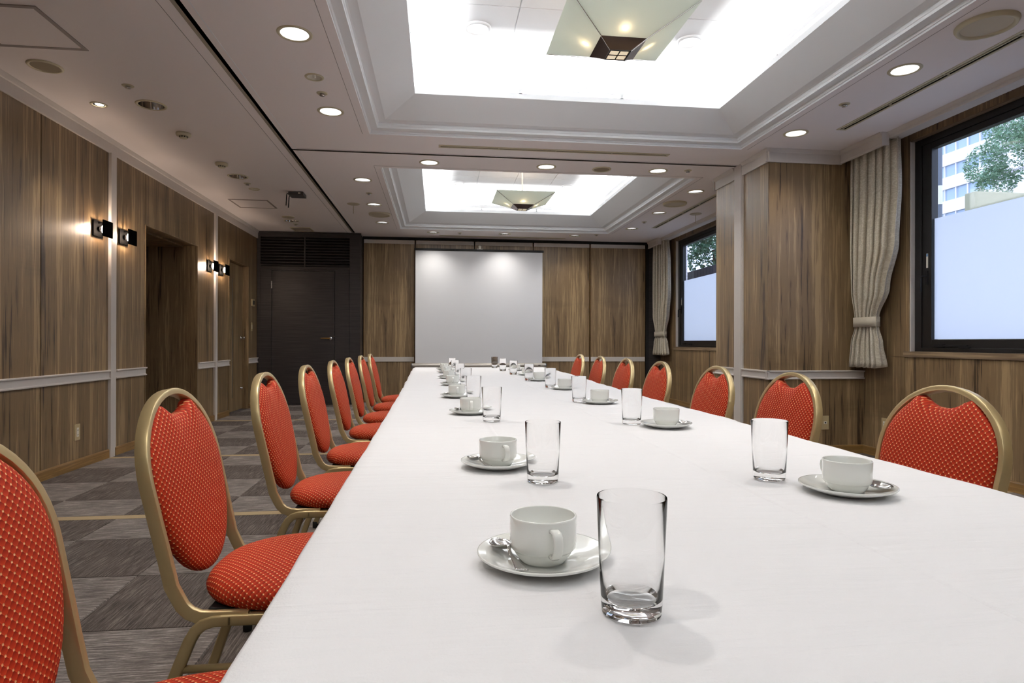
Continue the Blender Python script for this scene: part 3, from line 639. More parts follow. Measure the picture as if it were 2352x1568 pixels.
# ------------------------------------------------------------------ right wall, pillar
W1 = (2.78, 4.44, .886, 2.53); W2 = (7.62, 9.235, .886, 2.53)
PX, PY0, PY1 = 2.79, 4.972, 5.962
wr = MB(); X0, X1 = XR+PT, XR+.16
for y0, y1, z0, z1 in ((YN-.1, W1[0], 0, 3.21), (W1[0], W1[1], 0, W1[2]), (W1[0], W1[1], W1[3], 3.21), (W1[1], W2[0], 0, 3.21), (W2[0], W2[1], 0, W2[2]), (W2[0], W2[1], W2[3], 3.21), (W2[1], YB+.2, 0, 3.21)): wr.box(X0, X1, y0, y1, z0, z1)
wall_right = wr.build('wall_right', M['groove']); struct(wall_right)
for y0, y1, z0, z1 in ((YN, -.6, 0, 2.6), (-.6, .5, 0, 2.6), (.5, 1.65, 0, 2.6), (1.65, W1[0], 0, 2.6), (W1[0], W1[1]+.05, 0, W1[2]-.045), (W1[0], W1[1], W1[3], 2.6), (W1[1]+.003, PY0, W1[2]-.044, 2.6), (W1[1]+.052, PY0, 0, W1[2]-.045), (PY1, W2[0], 0, 2.6), (W2[0], W2[1]+.1, 0, W2[2]-.045), (W2[0], W2[1], W2[3], 2.6), (W2[1]+.003, YB, W2[2]-.044, 2.6), (W2[1]+.102, YB, 0, W2[2]-.045)):
    panel('wood_panel', XR, XR+PT, y0+.001, y1-.001, z0, z1, wall_right)
for W in (W1, W2): trim(MB().bbox(XR-.016, XR+.05, W[0]-.04, W[1]+.05, W[2]-.044, W[2], .002), 'wood_h')
br = MB(); extrude_y(br, BASE, XR, -1, YN, PY0); extrude_y(br, BASE, XR, -1, PY1, YB); struct(br.build('baseboard_right', M['base']))
pil = MB().box(PX+PT, XR+.05, PY0+PT, PY1-PT, 0, 2.6).build('wall_pillar', M['groove']); struct(pil)
for y0, y1 in ((PY0, 5.41), (5.54, PY1)): panel('wood_panel', PX, PX+PT, y0, y1-.0005, 0, 2.6, pil, b=.0003)
panel('wood_panel', PX+PT, XR, PY0, PY0+PT, 0, 2.6, pil, b=.0003); panel('wood_panel', PX+PT, XR, PY1-PT, PY1, 0, 2.6, pil)
trim(MB().bbox(PX-.022, PX+.002, 5.41, 5.535, 0, 2.60, .002).bbox(PX-.014, PX+.002, 5.395, 5.555, 0, 2.60, .002))
bp = MB(); extrude_y(bp, BASE, PX, -1, PY0-.014, 5.395); extrude_y(bp, BASE, PX, -1, 5.555, PY1+.014); extrude_x(bp, BASE, PY0, -1, PX-.014, XR-.014); extrude_x(bp, BASE, PY1, 1, PX-.014, XR-.014); struct(bp.build('baseboard_pillar', M['base']))
rp = MB(); extrude_y(rp, RAIL, PX, -1, PY0-.026, 5.395); extrude_y(rp, RAIL, PX, -1, 5.555, PY1+.026); extrude_x(rp, RAIL, PY0, -1, PX-.024, XR); extrude_x(rp, RAIL, PY1, 1, PX-.024, XR); trim(rp)
cp = MB(); extrude_y(cp, CROWN, PX, -1, PY0-.036, 5.395); extrude_y(cp, CROWN, PX, -1, 5.555, PY1+.036); extrude_x(cp, CROWN, PY0, -1, PX-.030, 3.455); extrude_x(cp, CROWN, PY1, 1, PX-.030, 3.455); cp.box(PX-.0355, PX, PY0-.0355, PY0, 2.594, 2.5993); cp.box(PX-.014, PX, PY0-.014, PY0, 2.487, 2.5993); trim(cp)
# curtain pelmets and the shallower cornice over the windows
VAL = [(-.02, 2.495), (.0, 2.495), (.004, 2.500), (.004, 2.512), (.0, 2.516), (.0, 2.566), (.008, 2.572), (.02, 2.594), (.02, 2.5995), (-.02, 2.5995)]
trim(extrude_y(MB(), VAL, 3.445, -1, 4.46, PY0-.004).box(3.44, 3.50, 4.455, 4.47, 2.497, 2.5995))
trim(extrude_y(MB(), VAL, 3.445, -1, 9.41, 9.885).box(3.44, 3.50, 9.405, 9.42, 2.497, 2.5995))
COR = [(-.10, 2.552), (0, 2.552), (.002, 2.556), (.002, 2.574), (.010, 2.582), (.022, 2.5995), (-.10, 2.5995)]
trim(extrude_y(MB(), COR, 3.505, -1, YN, 4.455)); trim(extrude_y(MB(), COR, 3.505, -1, PY1+.04, 9.405))

# ------------------------------------------------------------------ windows
def window(idx, W, handles):
    y0, y1, z0, z1 = W; r = empty(f'window_{idx}', (XR, (y0+y1)/2, z0)); struct(r); c = (y0+y1)/2
    def B(name, x0, x1, a, b, e, f, m='frame', bev=.003, par=None): return MB().bbox(x0, x1, a-c, b-c, e-z0, f-z0, bev).build(name, M[m], par or r)
    fw = .075
    for nm, a, b, e, f in (('frame', y0, y0+fw, z0, z1), ('frame', y1-fw, y1, z0, z1), ('frame', y0+fw, y1-fw, z0, z0+.03), ('frame', y0+fw, y1-fw, z1-.06, z1)): B(nm, .035, .13, a, b, e, f)
    for a in (y0, y1-.012): B('reveal', .0, .036, a, a+.012, z0, z1, 'trim')
    B('reveal', .0, .036, y0, y1, z1-.012, z1, 'wood_h')
    s0, s1, t0, t1, sw = y0+fw, y1-fw, z0+.03, z1-.06, .088
    sash = [B('sash', .045, .10, a, b, e, f) for a, b, e, f in ((s0, s0+sw, t0, t1), (s1-sw, s1, t0, t1), (s0+sw, s1-sw, t0, t0+.062), (s0+sw, s1-sw, t1-.045, t1))]
    g0, g1, h0, h1 = s0+sw-.01, s1-sw+.01, t0+.055, t1-.04
    MB().box(.071, .076, g0-c, g1-c, h0-z0, h1-z0).build('pane', M['pane'], r)
    q = MB().box(.0690, .0700, g0-c+.012, g1-c-.012, h0-z0+.009, 1.893-z0).build('frosted_film', M['film'], r)
    for hyy in handles:
        zz = 1.45
        hb = B('handle_plate', .036, .046, hyy-.012, hyy+.012, zz-.055, zz+.055, 'black', .002)
        MB().tube([(.040, hyy-c, zz-z0+.01), (.0, hyy-c, zz-z0+.01), (-.006, hyy-c+.004, zz-z0), (-.006, hyy-c+.006, zz-z0-.11)], rsec(.016, .014, .004)).build('handle_lever', M['black'], r)
    hs = handles[0]
    B('notice_sticker', .0440, .0448, hs-.009, hs+.009, 1.525, 1.635, 'offwhite', .0002); B('notice_mark', .0436, .0442, hs-.008, hs+.008, 1.612, 1.633, 'blue', .0002)
    B('stay_arm', .030, .046, g1-.34, g1-.06, z0+.038, z0+.052, 'black', .002); B('stay_pivot', .026, .046, g1-.14, g1-.05, z0+.034, z0+.060, 'black', .003); B('stay_foot', .030, .050, g1-.36, g1-.27, z0+.024, z0+.042, 'black', .002)
    return r
M['blue'] = mat('sticker_blue', srgb(110, 150, 190), 0.5)
window(1, W1, [4.318, 2.90]); window(2, W2, [9.113, 7.742])

# ------------------------------------------------------------------ curtains
def curtain(name, x, prof, zt, zb, pleats, label, tie):
    NS, NZ = 168, 60; r = empty(name, (x, sum(tie[:2])/2, 0)); tag(r, label, 'curtain', 'tied curtains'); cy = sum(tie[:2])/2
    zs = [zt+(zb-zt)*i/(NZ-1) for i in range(NZ)]; P = sorted(prof, reverse=True)
    def lerp(z):
        for a, b in zip(P, P[1:]):
            if b[0] <= z <= a[0]:
                k = (a[0]-z)/(a[0]-b[0]+1e-9); k = k*k*(3-2*k); return [a[i]+(b[i]-a[i])*k for i in range(1, 4)]
        return list(P[0][1:] if z > P[0][0] else P[-1][1:])
    rnd = random.Random(3); ph = [rnd.uniform(-.25, .25) for _ in range(pleats+2)]
    vs = []; uv = []; fs = []
    for i, z in enumerate(zs):
        a, b, amp = lerp(z)
        for j in range(NS):
            s = j/(NS-1); w_ = s*pleats; k = int(w_); fph = ph[k]*(1-(w_-k))+ph[k+1]*(w_-k)
            ang = 2*PI*(w_+fph*0.8)
            yy = a+(b-a)*s + 0.26*(b-a)/pleats*math.sin(2*ang)
            xx = 1.25*amp*math.sin(ang)*(0.8+0.3*math.sin(3*s*PI+1)) + amp*0.15*math.sin(3.0*ang+1.1+z) - 0.05*(1-(2*s-1)**2)*(amp/0.03)*0.3
            zz = z + (0.012*math.sin(ang+0.8) if i == NZ-1 else 0)
            vs.append((xx, yy-cy, zz)); uv.append((s*1.1, z))
    for i in range(NZ-1):
        for j in range(NS-1): fs.append((i*NS+j, i*NS+j+1, (i+1)*NS+j+1, (i+1)*NS+j))
    cl = new_obj('cloth', vs, fs, M['curtain'], r, True, uv=uv)
    md = cl.modifiers.new('thickness', 'SOLIDIFY'); md.thickness = 0.0025
    y0, y1, z0, z1 = tie; pts = []
    hw, hd = (y1-y0)/2+.006, 0.05
    for i in range(36):
        a = 2*PI*i/36; pts.append((hd*math.copysign(abs(math.sin(a))**0.6, math.sin(a)), hw*math.copysign(abs(math.cos(a))**0.6, math.cos(a)), (z0+z1)/2))
    zt_ = (z1-z0)/2
    o = MB().tube(pts, [(-.0015, -zt_), (.0015, -zt_), (.0025, -zt_*.5), (.0025, zt_*.5), (.0015, zt_), (-.0015, zt_)], closed=True, up=(0,0,1)).build('tie_band', M['curtain'], r, True)
    return r
curtain('curtain', 3.55, [(2.55, 4.42, 4.935, .030), (2.2, 4.415, 4.935, .034), (1.75, 4.45, 4.94, .036), (1.40, 4.55, 4.93, .034), (1.16, 4.655, 4.90, .022), (1.08, 4.655, 4.90, .022), (.95, 4.62, 4.94, .030), (.755, 4.585, 4.955, .040)], 2.555, .757, 6,
        'cream brocade curtain tied back between the pillar and nearer window', (4.655, 4.90, 1.085, 1.165))
curtain('curtain', 3.55, [(2.55, 9.28, 9.86, .030), (2.2, 9.24, 9.87, .034), (1.75, 9.23, 9.875, .036), (1.40, 9.29, 9.87, .034), (1.12, 9.39, 9.79, .022), (1.04, 9.39, 9.79, .022), (.95, 9.34, 9.83, .030), (.755, 9.29, 9.875, .034)], 2.555, .762, 6,
        'cream brocade curtain tied back beside the far window and dark post', (9.39, 9.79, 1.045, 1.125))

# ------------------------------------------------------------------ wall fittings
def sconce(y, label):
    r = empty('wall_sconce', (XL, y, 1.835)); tag(r, label, 'wall lamp', 'black square wall sconces')
    MB().bbox(0, .012, -.07, .07, -.062, .062, .002).build('back_plate', M['blackmatt'], r)
    MB().bbox(.075, .085, -.07, .07, -.064, .064, .002).build('front_plate', M['blackmatt'], r)
    MB().lathe([(.006, .010), (.006, .078)], 10, (0, .035, 0), 'x').build('spacer', M['blackmatt'], r); MB().lathe([(.006, .010), (.006, .078)], 10, (0, -.0, .045), 'x').build('spacer', M['blackmatt'], r)
    MB().lathe([(0, .012), (.020, .013), (.020, .028), (.014, .032)], 20, (0, 0, -.0), 'x').build('socket', M['blackmatt'], r)
    MB().lathe([(.0, -.034), (.007, -.028), (.011, -.01), (.013, .003), (.010, .018), (.004, .030), (0, .036)], 16, (.047, 0, 0)).build('bulb', M['sconce_bulb'], r, True)
sconce(5.24, 'black square wall sconce on the camera side of the first white upright')
sconce(5.64, 'black square wall sconce between the first white upright and doorway')
sconce(7.65, 'black square wall sconce between the doorway and second white upright')
sconce(8.045, 'black square wall sconce between the second white upright and wooden door')
def outlet(loc, rz, label, kind='double'):
    r = empty('wall_outlet', loc, rz); tag(r, label, 'outlet')
    MB().bbox(-.035, .035, 0, .007, -.06, .06, .003).build('cover_plate', M['plate'], r)
    if kind == 'double':
        MB().bbox(-.014, .014, .006, .010, -.034, .034, .002).build('socket_insert', M['offwhite'], r)
        for z in (-.020, .014):
            for x in (-.006, .006): MB().box(x-.0012, x+.0012, .0095, .0105, z-.004, z+.006).build('socket_slot', M['groove'], r)
    elif kind == 'data':
        MB().bbox(-.014, .014, .006, .010, -.012, .012, .002).build('socket_insert', M['offwhite'], r); MB().box(-.006, .006, .0095, .0105, -.005, .005).build('jack', M['groove'], r)
    else:
        MB().bbox(-.012, .012, .006, .011, -.03, .03, .002).build('rocker', M['offwhite'], r)
outlet((XL, 4.971, .272), -PI/2, 'beige power outlet low on the doorway-side wood wall')
outlet((XR, 4.705, .272), PI/2, 'beige power outlet under the nearer curtain')
outlet((3.309, PY0, .266), PI, 'beige data socket low on the pillar', 'data')
outlet((XL, 9.33, 1.165), -PI/2, 'light switch plate between the wooden door and dark door', 'switch')
r = empty('wall_panel_box', (XL, 9.365, 1.515)); tag(r, 'small square intercom box above the light switch by dark door', 'intercom')
MB().bbox(0, .02, -.06, .06, -.05, .05, .003).build('body', M['plate'], r); MB().bbox(.018, .023, -.04, .04, -.03, .03, .002).build('display', M['dark_door'], r)

# ------------------------------------------------------------------ projection screen
r = empty('projection_screen', (0.655, 9.74, 0)); tag(r, 'white pull-up projection screen with black top bar in front of partition', 'projection screen')
MB().bbox(-1.0, 1.0, -.0015, .0015, .60, 2.375, .0005).build('screen_fabric', M['screen'], r)
MB().bbox(-1.02, 1.02, -.014, .014, 2.375, 2.410, .005).build('top_bar', M['black'], r)
o = MB().lathe([(0, -1.055), (.038, -1.055), (.044, -1.04), (.044, 1.04), (.038, 1.055), (0, 1.055)], 28, (0, 0, .578), 'x').build('housing', M['screen_tube'], r, True)
for s in (-1, 1): MB().lathe([(0, s*1.068), (.034, s*1.066), (.047, s*1.055), (.047, s*1.035)], 28, (0, 0, .578), 'x').build('end_cap', M['steel'], r, True)
MB().bbox(.93, .965, -.046, -.04, .58, .592, .001).build('maker_plate', M['black'], r)
MB().lathe([(.012, .56), (.012, 2.41)], 12, (0.0, .035, 0)).build('support_rod', M['steel'], r)
MB().bbox(-.045, .045, -.014, .02, 2.408, 2.418, .004).lathe([(.020, 2.416), (.014, 2.43), (.022, 2.44), (.024, 2.455), (.014, 2.468), (0, 2.47)], 18, (0, 0, 0)).build('hook', M['offwhite'], r, True)
for s in (-1, 1):
    MB().bbox(s*.85-.02, s*.85+.02, -.02, .02, .03, .54, .003).build('stand_leg', M['black'], r); MB().bbox(s*.85-.03, s*.85+.03, -.14, .13, 0, .03, .004).build('stand_foot', M['black'], r)

# ------------------------------------------------------------------ long table and its cloth
TZ = 0.70; TY0, TY1 = 0.20, 6.17
r = empty('conference_table', (0.375, 3.18, 0)); tag(r, 'long conference table standing under the white cloth', 'table')
for i in range(3):
    y0 = TY0+.02+i*1.98-3.18; MB().bbox(-.52, .52, y0, y0+1.975, .668, .697, .004).build('table_top', M['beige'], r)
    for sx in (-.33, .33):
        for sy in (y0+.12, y0+1.855): MB().lathe([(.016, 0), (.016, .67)], 12, (sx, sy, 0)).build('leg', M['steel'], r, True)
def interp(t, pts):
    if t <= pts[0][0]: return pts[0][1]
    for (a, va), (b, vb) in zip(pts, pts[1:]):
        if t <= b: return va+(vb-va)*(t-a)/(b-a)
    return pts[-1][1]
EL = [(0.2, -.150), (0.8, -.158), (1.8, -.166), (3.3, -.182), (4.4, -.200), (5.9, -.226), (6.2, -.215)]
ER = [(0.2, .950), (1.1, .944), (1.86, .946), (1.90, .955), (2.76, .950), (3.6, .98), (4.86, 1.045), (6.2, 1.055)]
rc = random.Random(11)
def wob(y, k): return .0035*math.sin(9.1*y+k)+.0030*math.sin(21.7*y+2.3*k)+.0018*math.sin(47*y+k*1.7)
ov = [.20, .15, .10, .06, .03, .014, .005]
us = [-d for d in ov]+[.0]; creases = (.155, .525)
base_x = sorted(set([round(i/44, 4) for i in range(1, 44)]))
rows = [('n', d) for d in ov]+[('t', y) for y in np.linspace(TY0, TY1, 236)]+[('f', d) for d in reversed(ov)]
vs = []; fs = []; W_ = None
for kind, val in rows:
    y = val if kind == 't' else (TY0 if kind == 'n' else TY1); end = 0 if kind == 't' else val
    xl, xr = EL and interp(y, EL)+wob(y, 0)*min(1, max(.15, (y-2)/3)), interp(y, ER)+wob(y, 2)*min(1, max(.2, (y-1)/3))
    line = []
    for d in ov:
        k = .010*(1-math.exp(-d/.006))+.012*math.sin(16*y+d*8)*(d/.2)
        line.append((xl-k, TZ-d))
    tops = [xl+(xr-xl)*b for b in [0.0]+base_x+[1.0]]
    tops = sorted(tops+[c+o_ for c in creases for o_ in (-.004, 0, .004)])
    for x in tops:
        h = .0006*math.sin(31*y+3*x)+.0005*math.sin(13*y-7*x+1)
        for c in creases:
            if abs(x-c) < 1e-6: h += .0016
        line.append((x, TZ+h))
    for d in reversed(ov):
        k = .010*(1-math.exp(-d/.006))+.012*math.sin(15*y+1+d*8)*(d/.2); line.append((xr+k, TZ-d))
    W_ = len(line)
    for x, z in line:
        e = 0
        if end:
            e = .010*(1-math.exp(-end/.006))+.010*math.sin(15*x)*(end/.2); z = min(z, TZ-end)
        vs.append((x, y-(e if kind == 'n' else 0)+(e if kind == 'f' else 0), z))
for i in range(len(rows)-1):
    for j in range(W_-1): fs.append((i*W_+j, i*W_+j+1, (i+1)*W_+j+1, (i+1)*W_+j))
cl = new_obj('tablecloth', vs, fs, M['cloth'], None, True); tag(cl, 'white cotton tablecloth spread over the long conference table', 'tablecloth')

# ------------------------------------------------------------------ chairs
def tube_ups(path, ups, sec):
    P = [Vector(p) for p in path]; n = len(P); m = len(sec); vs = []; fs = []
    for i in range(n):
        t_ = (P[min(i+1, n-1)]-P[max(i-1, 0)]).normalized(); a = t_.cross(Vector(ups[i])).normalized(); b = a.cross(t_).normalized()
        for x, y in sec: vs.append(tuple(P[i]+a*x+b*y))
    for i in range(n-1):
        for k in range(m):
            k2 = (k+1) % m; fs.append((i*m+k, i*m+k2, (i+1)*m+k2, (i+1)*m+k))
    fs.append(tuple(range(m-1, -1, -1))); fs.append(tuple((n-1)*m+k for k in range(m)))
    return MB().add(vs, fs)
LX = lambda z: (.84-z)*.22
def make_chair():
    r = empty('banquet_chair')
    # back hoop
    half = [(.24, .186, .377), (.17, .186, .377), (.142, .186, .379), (.122, .186, .388), (.108, .186, .402), (.099, .187, .420), (LX(.445), .188, .445)]
    for z, y in ((.50, .189), (.56, .192), (.62, .194)): half.append((LX(z), y, z))
    for k in range(0, 13):
        a = math.radians(90*k/12); half.append((LX(.655+.176*math.sin(a)), .195*math.cos(a), .655+.176*math.sin(a)))
    path = [(x, -y, z) for x, y, z in half]+[(x, y, z) for x, y, z in half[-2::-1]]
    P = [Vector(p) for p in path]; ups = []; n = len(P)
    for i in range(n):
        t_ = (P[min(i+1, n-1)]-P[max(i-1, 0)]).normalized()
        if P[i].z < .45: ups.append((t_.z, 0, -t_.x) if i < n/2 else (-t_.z, 0, t_.x))
        else: ups.append((1, 0, .22))
    o = tube_ups(path, ups, rsec(.015, .027, .003, 3)).build('back_frame', M['gold'], r); smooth_by_angle(o, 25)
    # back pad
    out = [(0, .781), (.018, .782), (.036, .786), (.054, .794), (.068, .803), (.080, .808), (.092, .807)]
    for k in range(1, 9):
        a = math.radians(60-60*k/8); out.append((.186*math.cos(a), .655+.166*math.sin(a)))
    for k in range(1, 13):
        a = math.radians(90*k/12); out.append((.186*math.cos(a)**0.92 if k < 12 else 0, .655-.235*math.sin(a)))
    ring = out+[(-y, z) for y, z in out[-2:0:-1]]; n = len(ring); c0 = (0, .62)
    prof = [(1.0, -.004), (1.0, .006), (.985, .013), (.94, .019), (.85, .024), (.65, .028), (.35, .030), (0.0, .031)]
    vs = []; fs = []; uv = []
    backp = [(.985, -.010), (.90, -.014), (.5, -.016), (0.0, -.016)]
    allp = list(reversed(backp))+prof
    for s_, dx in allp:
        for (y, z) in ring:
            yy = c0[0]+(y-c0[0])*s_; zz = c0[1]+(z-c0[1])*s_; vs.append((LX(zz)+dx, yy, zz)); uv.append((yy+math.tanh(y/.04)*max(0, .024-dx)*.7, zz-max(0, .62-z)/.2*max(0, .024-dx)*.7))
    for i in range(len(allp)-1):
        for j in range(n): j2 = (j+1) % n; fs.append((i*n+j, i*n+j2, (i+1)*n+j2, (i+1)*n+j))
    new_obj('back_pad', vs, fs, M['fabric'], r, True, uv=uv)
    # seat
    NA = 64; sp = [(.0, .384), (.90, .386), (.99, .391), (1.02, .402), (1.025, .412), (1.0, .424), (.95, .433), (.86, .440), (.68, .447), (.42, .451), (0.0, .453)]
    vs = []; fs = []; uv = []; L = [0]
    for (a, za), (b, zb) in zip(sp[::-1], sp[::-1][1:]): L.append(L[-1]+math.hypot((b-a)*.205, zb-za))
    L = L[::-1]
    for i, (k, z) in enumerate(sp):
        for j in range(NA):
            a = 2*PI*j/NA; ca, sa = math.cos(a), math.sin(a); e = 2/2.5
            ex, ey = math.copysign(abs(ca)**e, ca), math.copysign(abs(sa)**e, sa)
            x = .328+.215*ex*k; y = .203*ey*k*(1.0+.04*ex)
            vs.append((x, y, z)); q = L[i]/.205; uv.append((.203*ey*q, .215*ex*q))
    for i in range(len(sp)-1):
        for j in range(NA): j2 = (j+1) % NA; fs.append((i*NA+j, i*NA+j2, (i+1)*NA+j2, (i+1)*NA+j))
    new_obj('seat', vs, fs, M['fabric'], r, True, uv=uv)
    sec = rsec(.020, .024, .004, 3)
    for s in (-1, 1):
        o = MB().tube([(.185, s*.188, .372), (.46, s*.188, .372)], sec).build('seat_rail', M['gold'], r); smooth_by_angle(o, 50)
        for pth in ([(.205, .188, .372), (.170, .188, .371), (.150, .1885, .365), (.135, .189, .352), (.124, .190, .333), (.10, .193, .272), (.012, .208, .022)],
                    [(.44, .188, .372), (.470, .188, .371), (.488, .1885, .365), (.500, .189, .352), (.507, .190, .333), (.516, .193, .272), (.548, .206, .022)]):
            pp = [(x, s*y, z) for x, y, z in pth]; Pv = [Vector(p) for p in pp]; up = []
            for i in range(len(Pv)):
                t_ = (Pv[min(i+1, len(Pv)-1)]-Pv[max(i-1, 0)]).normalized(); up.append((-t_.z, 0, t_.x))
            lg = tube_ups(pp, up, sec).build('leg', M['gold'], r); smooth_by_angle(lg, 50)
            e = Vector(pp[-1]); MB().lathe([(0, 0), (.013, .001), (.0145, .004), (.0145, .030), (.012, .032)], 14, (e.x-.002*s*0, e.y, 0)).build('foot_cap', M['rubber'], lg, True)
        MB().tube([(.098, s*.193, .275), (.516, s*.193, .275)], csec(.008, 10)).build('stretcher', M['gold'], r, True)
    for x in (.20, .445): MB().tube([(x, -.188, .372), (x, .188, .372)], rsec(.018, .020, .004, 3)).build('cross_rail', M['gold'], r)
    MB().bbox(.150, .505, -.165, .165, .376, .387, .003).build('seat_board', M['black'], r)
    return r
chair0 = make_chair()
cl_y = [0.832, 1.540, 2.335, 3.06, 3.81, 4.49, 5.19, 5.90]
cr_y = [1.475, 2.185, 2.82, 3.575, 4.25, 4.96, 5.69]
for i, y in enumerate(cl_y):
    o = chair0 if i == 0 else copy_tree(chair0)
    o.location = (-.63, y, 0); n = len(cl_y)-1-i
    tag(o, 'red gold-framed banquet chair on the doorway side of the table, ' + ('nearest the screen' if n == 0 else 'nearest the camera' if i == 0 else f'{ORD[n]} from the screen'), 'chair', 'chairs on the doorway side of the table')
for i, y in enumerate(cr_y):
    o = copy_tree(chair0); o.location = (1.335, y, 0); o.rotation_euler = (0, 0, PI); n = len(cr_y)-1-i
    tag(o, 'red gold-framed banquet chair on the window side of the table, ' + ('nearest the screen' if n == 0 else 'nearest the camera' if i == 0 else f'{ORD[n]} from the screen'), 'chair', 'chairs on the window side of the table')

# ------------------------------------------------------------------ tableware
def make_glass():
    prof = [(0, 0), (.0250, 0), (.0272, .0015), (.0280, .010), (.0300, .055), (.0322, .1062), (.0318, .1072), (.03180, .1072), (.0317, .1062), (.0294, .055), (.0272, .020), (.0250, .0150), (.0200, .0128), (0, .0122)]
    return smooth_by_angle(MB().lathe(prof, 64).build('water_glass', M['glass'], None, True), 40)
g0 = make_glass()
gl = [(.178, .554), (.187, 1.092), (.170, 1.948), (.150, 2.60), (.152, 3.37), (.145, 4.07), (.135, 4.83), (.128, 5.47)]
gr = [(.603, 1.069), (.588, 1.832), (.588, 2.54), (.613, 3.34), (.593, 4.00), (.579, 4.73), (.560, 5.33), (.548, 5.98)]
def opos(i, n): return 'nearest the camera' if i == 0 else 'nearest the screen' if i == n-1 else f'{ORD[i]} from the camera'
for k, (lst, side) in enumerate(((gl, 'doorway'), (gr, 'window'))):
    for i, (x, y) in enumerate(lst):
        o = g0 if (k == 0 and i == 0) else g0.copy()
        if o is not g0: COL.objects.link(o)
        o.location = (x, y, TZ+.0015); tag(o, f'empty clear water glass in the {side}-side row, {opos(i, len(lst))}', 'glass', f'water glasses on the {side} side')
def make_cup():
    r = empty('coffee_cup')
    prof = [(0, .002), (.022, .002), (.0235, 0), (.0255, 0), (.0265, .002), (.0300, .006), (.0335, .0120), (.0345, .0137), (.0355, .0142), (.0368, .0162), (.0376, .022), (.0378, .0495), (.0374, .0510), (.0362, .0514), (.0352, .0505), (.0350, .022), (.0325, .012), (.026, .0062), (0, .0055)]
    MB().lathe(prof, 56).build('cup_body', M['porcelain'], r, True)
    h = [(.0362, .0425), (.043, .0435), (.0495, .0428), (.0540, .0392), (.0552, .033), (.0535, .0255), (.0495, .0195), (.0430, .0158), (.0358, .0152)]
    o = MB().tube([(0, -a, z) for a, z in h], rsec(.0050, .0105, .0020, 3), up=(1, 0, 0)).build('handle', M['porcelain'], r, True)
    return r
def make_saucer():
    prof = [(0, .0012), (.038, .0012), (.040, 0), (.0425, 0), (.0435, .0014), (.058, .0048), (.0725, .0112), (.0745, .0132), (.0743, .0144), (.0724, .0142), (.056, .0082), (.043, .0046), (.031, .0040), (.030, .0034), (0, .0034)]
    return MB().lathe(prof, 64).build('saucer', M['porcelain'], None, True)
def make_spoon():
    N, K = 44, 9; Ln = .104; vs = []; fs = []
    for i in range(N):
        s = i/(N-1)
        if s < .36:
            q = (s-.18)/.18; w_ = .0142*math.sqrt(max(0, 1-q*q))*(1+.12*q)+.0004; dep = .0048*(1-q*q)
        else:
            q = (s-.36)/.64; w_ = .0017+.0052*max(0, (q-.25)/.75)**1.4; dep = 0
        if .34 < s < .42: w_ = max(w_, .0018)
        zc = .0052*math.exp(-((s-.42)/.10)**2)+.002*(s-.4)**2*0
        for j in range(K):
            e = -1+2*j/(K-1); edge = 0
            if s > .97: edge = .0012*math.cos(e*9)
            vs.append((e*w_, .5*Ln-s*Ln+edge, zc-dep*(1-e*e)))
    for i in range(N-1):
        for j in range(K-1): fs.append((i*K+j, i*K+j+1, (i+1)*K+j+1, (i+1)*K+j))
    o = new_obj('teaspoon', vs, fs, M['silver'], None, True); md = o.modifiers.new('thickness', 'SOLIDIFY'); md.thickness = .0013; md.offset = 1
    return o
cup0, sau0, spo0 = make_cup(), make_saucer(), make_spoon()
cups_l = [(.119, .692), (.121, 1.238), (.115, 2.160), (.087, 2.815), (.086, 3.60), (.075, 4.285), (.067, 5.02), (.060, 5.65)]
cups_r = [(.679, .960), (.672, 1.765), (.659, 2.474), (.670, 3.23), (.658, 3.975), (.673, 4.66), (.685, 5.40)]
first = True
for lst, side, rot in ((cups_l, 'doorway', 0.0), (cups_r, 'window', PI)):
    for i, (x, y) in enumerate(lst):
        if first: c, s, p = cup0, sau0, spo0; first = False
        else:
            c = copy_tree(cup0); s = sau0.copy(); p = spo0.copy(); COL.objects.link(s); COL.objects.link(p)
        jit = (0.0, .12, -.1, .05, -.06, .1, -.04, .03)[i]; rr = rot+jit
        s.location = (x, y, TZ+.0012); c.location = (x, y, TZ+.0047); c.rotation_euler = (0, 0, rot+(.13, .24, .0, .03, .02, .05, .0, .04)[i])
        ox, oy = -.0395, -.009
        p.location = (x+ox*math.cos(rr)-oy*math.sin(rr), y+ox*math.sin(rr)+oy*math.cos(rr), TZ+.0172); p.rotation_euler = (.01, .12, rr+.14)
        ps = opos(i, len(lst))
        tag(c, f'white porcelain coffee cup in the {side}-side row, {ps}', 'cup', f'coffee cups on the {side} side')
        tag(s, f'white porcelain saucer in the {side}-side row, {ps}', 'saucer', f'saucers on the {side} side')
        tag(p, f'steel teaspoon on a saucer in the {side}-side row, {ps}', 'spoon', f'teaspoons on the {side} side')

# ------------------------------------------------------------------ outside the windows
M['facade'] = mat('facade_white', srgb(226, 222, 224), 0.8); M['facade_glass'] = mat('facade_glass', srgb(150, 168, 186), 0.25, spec=0.6)
M['leaf'] = mat('leaf_green', srgb(118, 150, 120), 0.5); M['leaf2'] = mat('leaf_dark', srgb(58, 88, 62), 0.45)
for k in ('leaf', 'leaf2'):
    t = NT(M[k]); oi = t.noise(t.mapped((1,1,1)), 9, 2); c = tuple(t.b.inputs['Base Color'].default_value)
    t.link(t.mix(oi, (c[0]*.5, c[1]*.6, c[2]*.6, 1), (min(1, c[0]*1.9), min(1, c[1]*1.7), min(1, c[2]*1.8), 1)), t.b.inputs['Base Color'])
M['bark'] = mat('bark', srgb(70, 58, 48), 0.9); M['fence'] = mat('fence_dark', srgb(40, 38, 44), 0.7); M['ground'] = mat('outside_ground', srgb(120, 118, 116), 0.9)
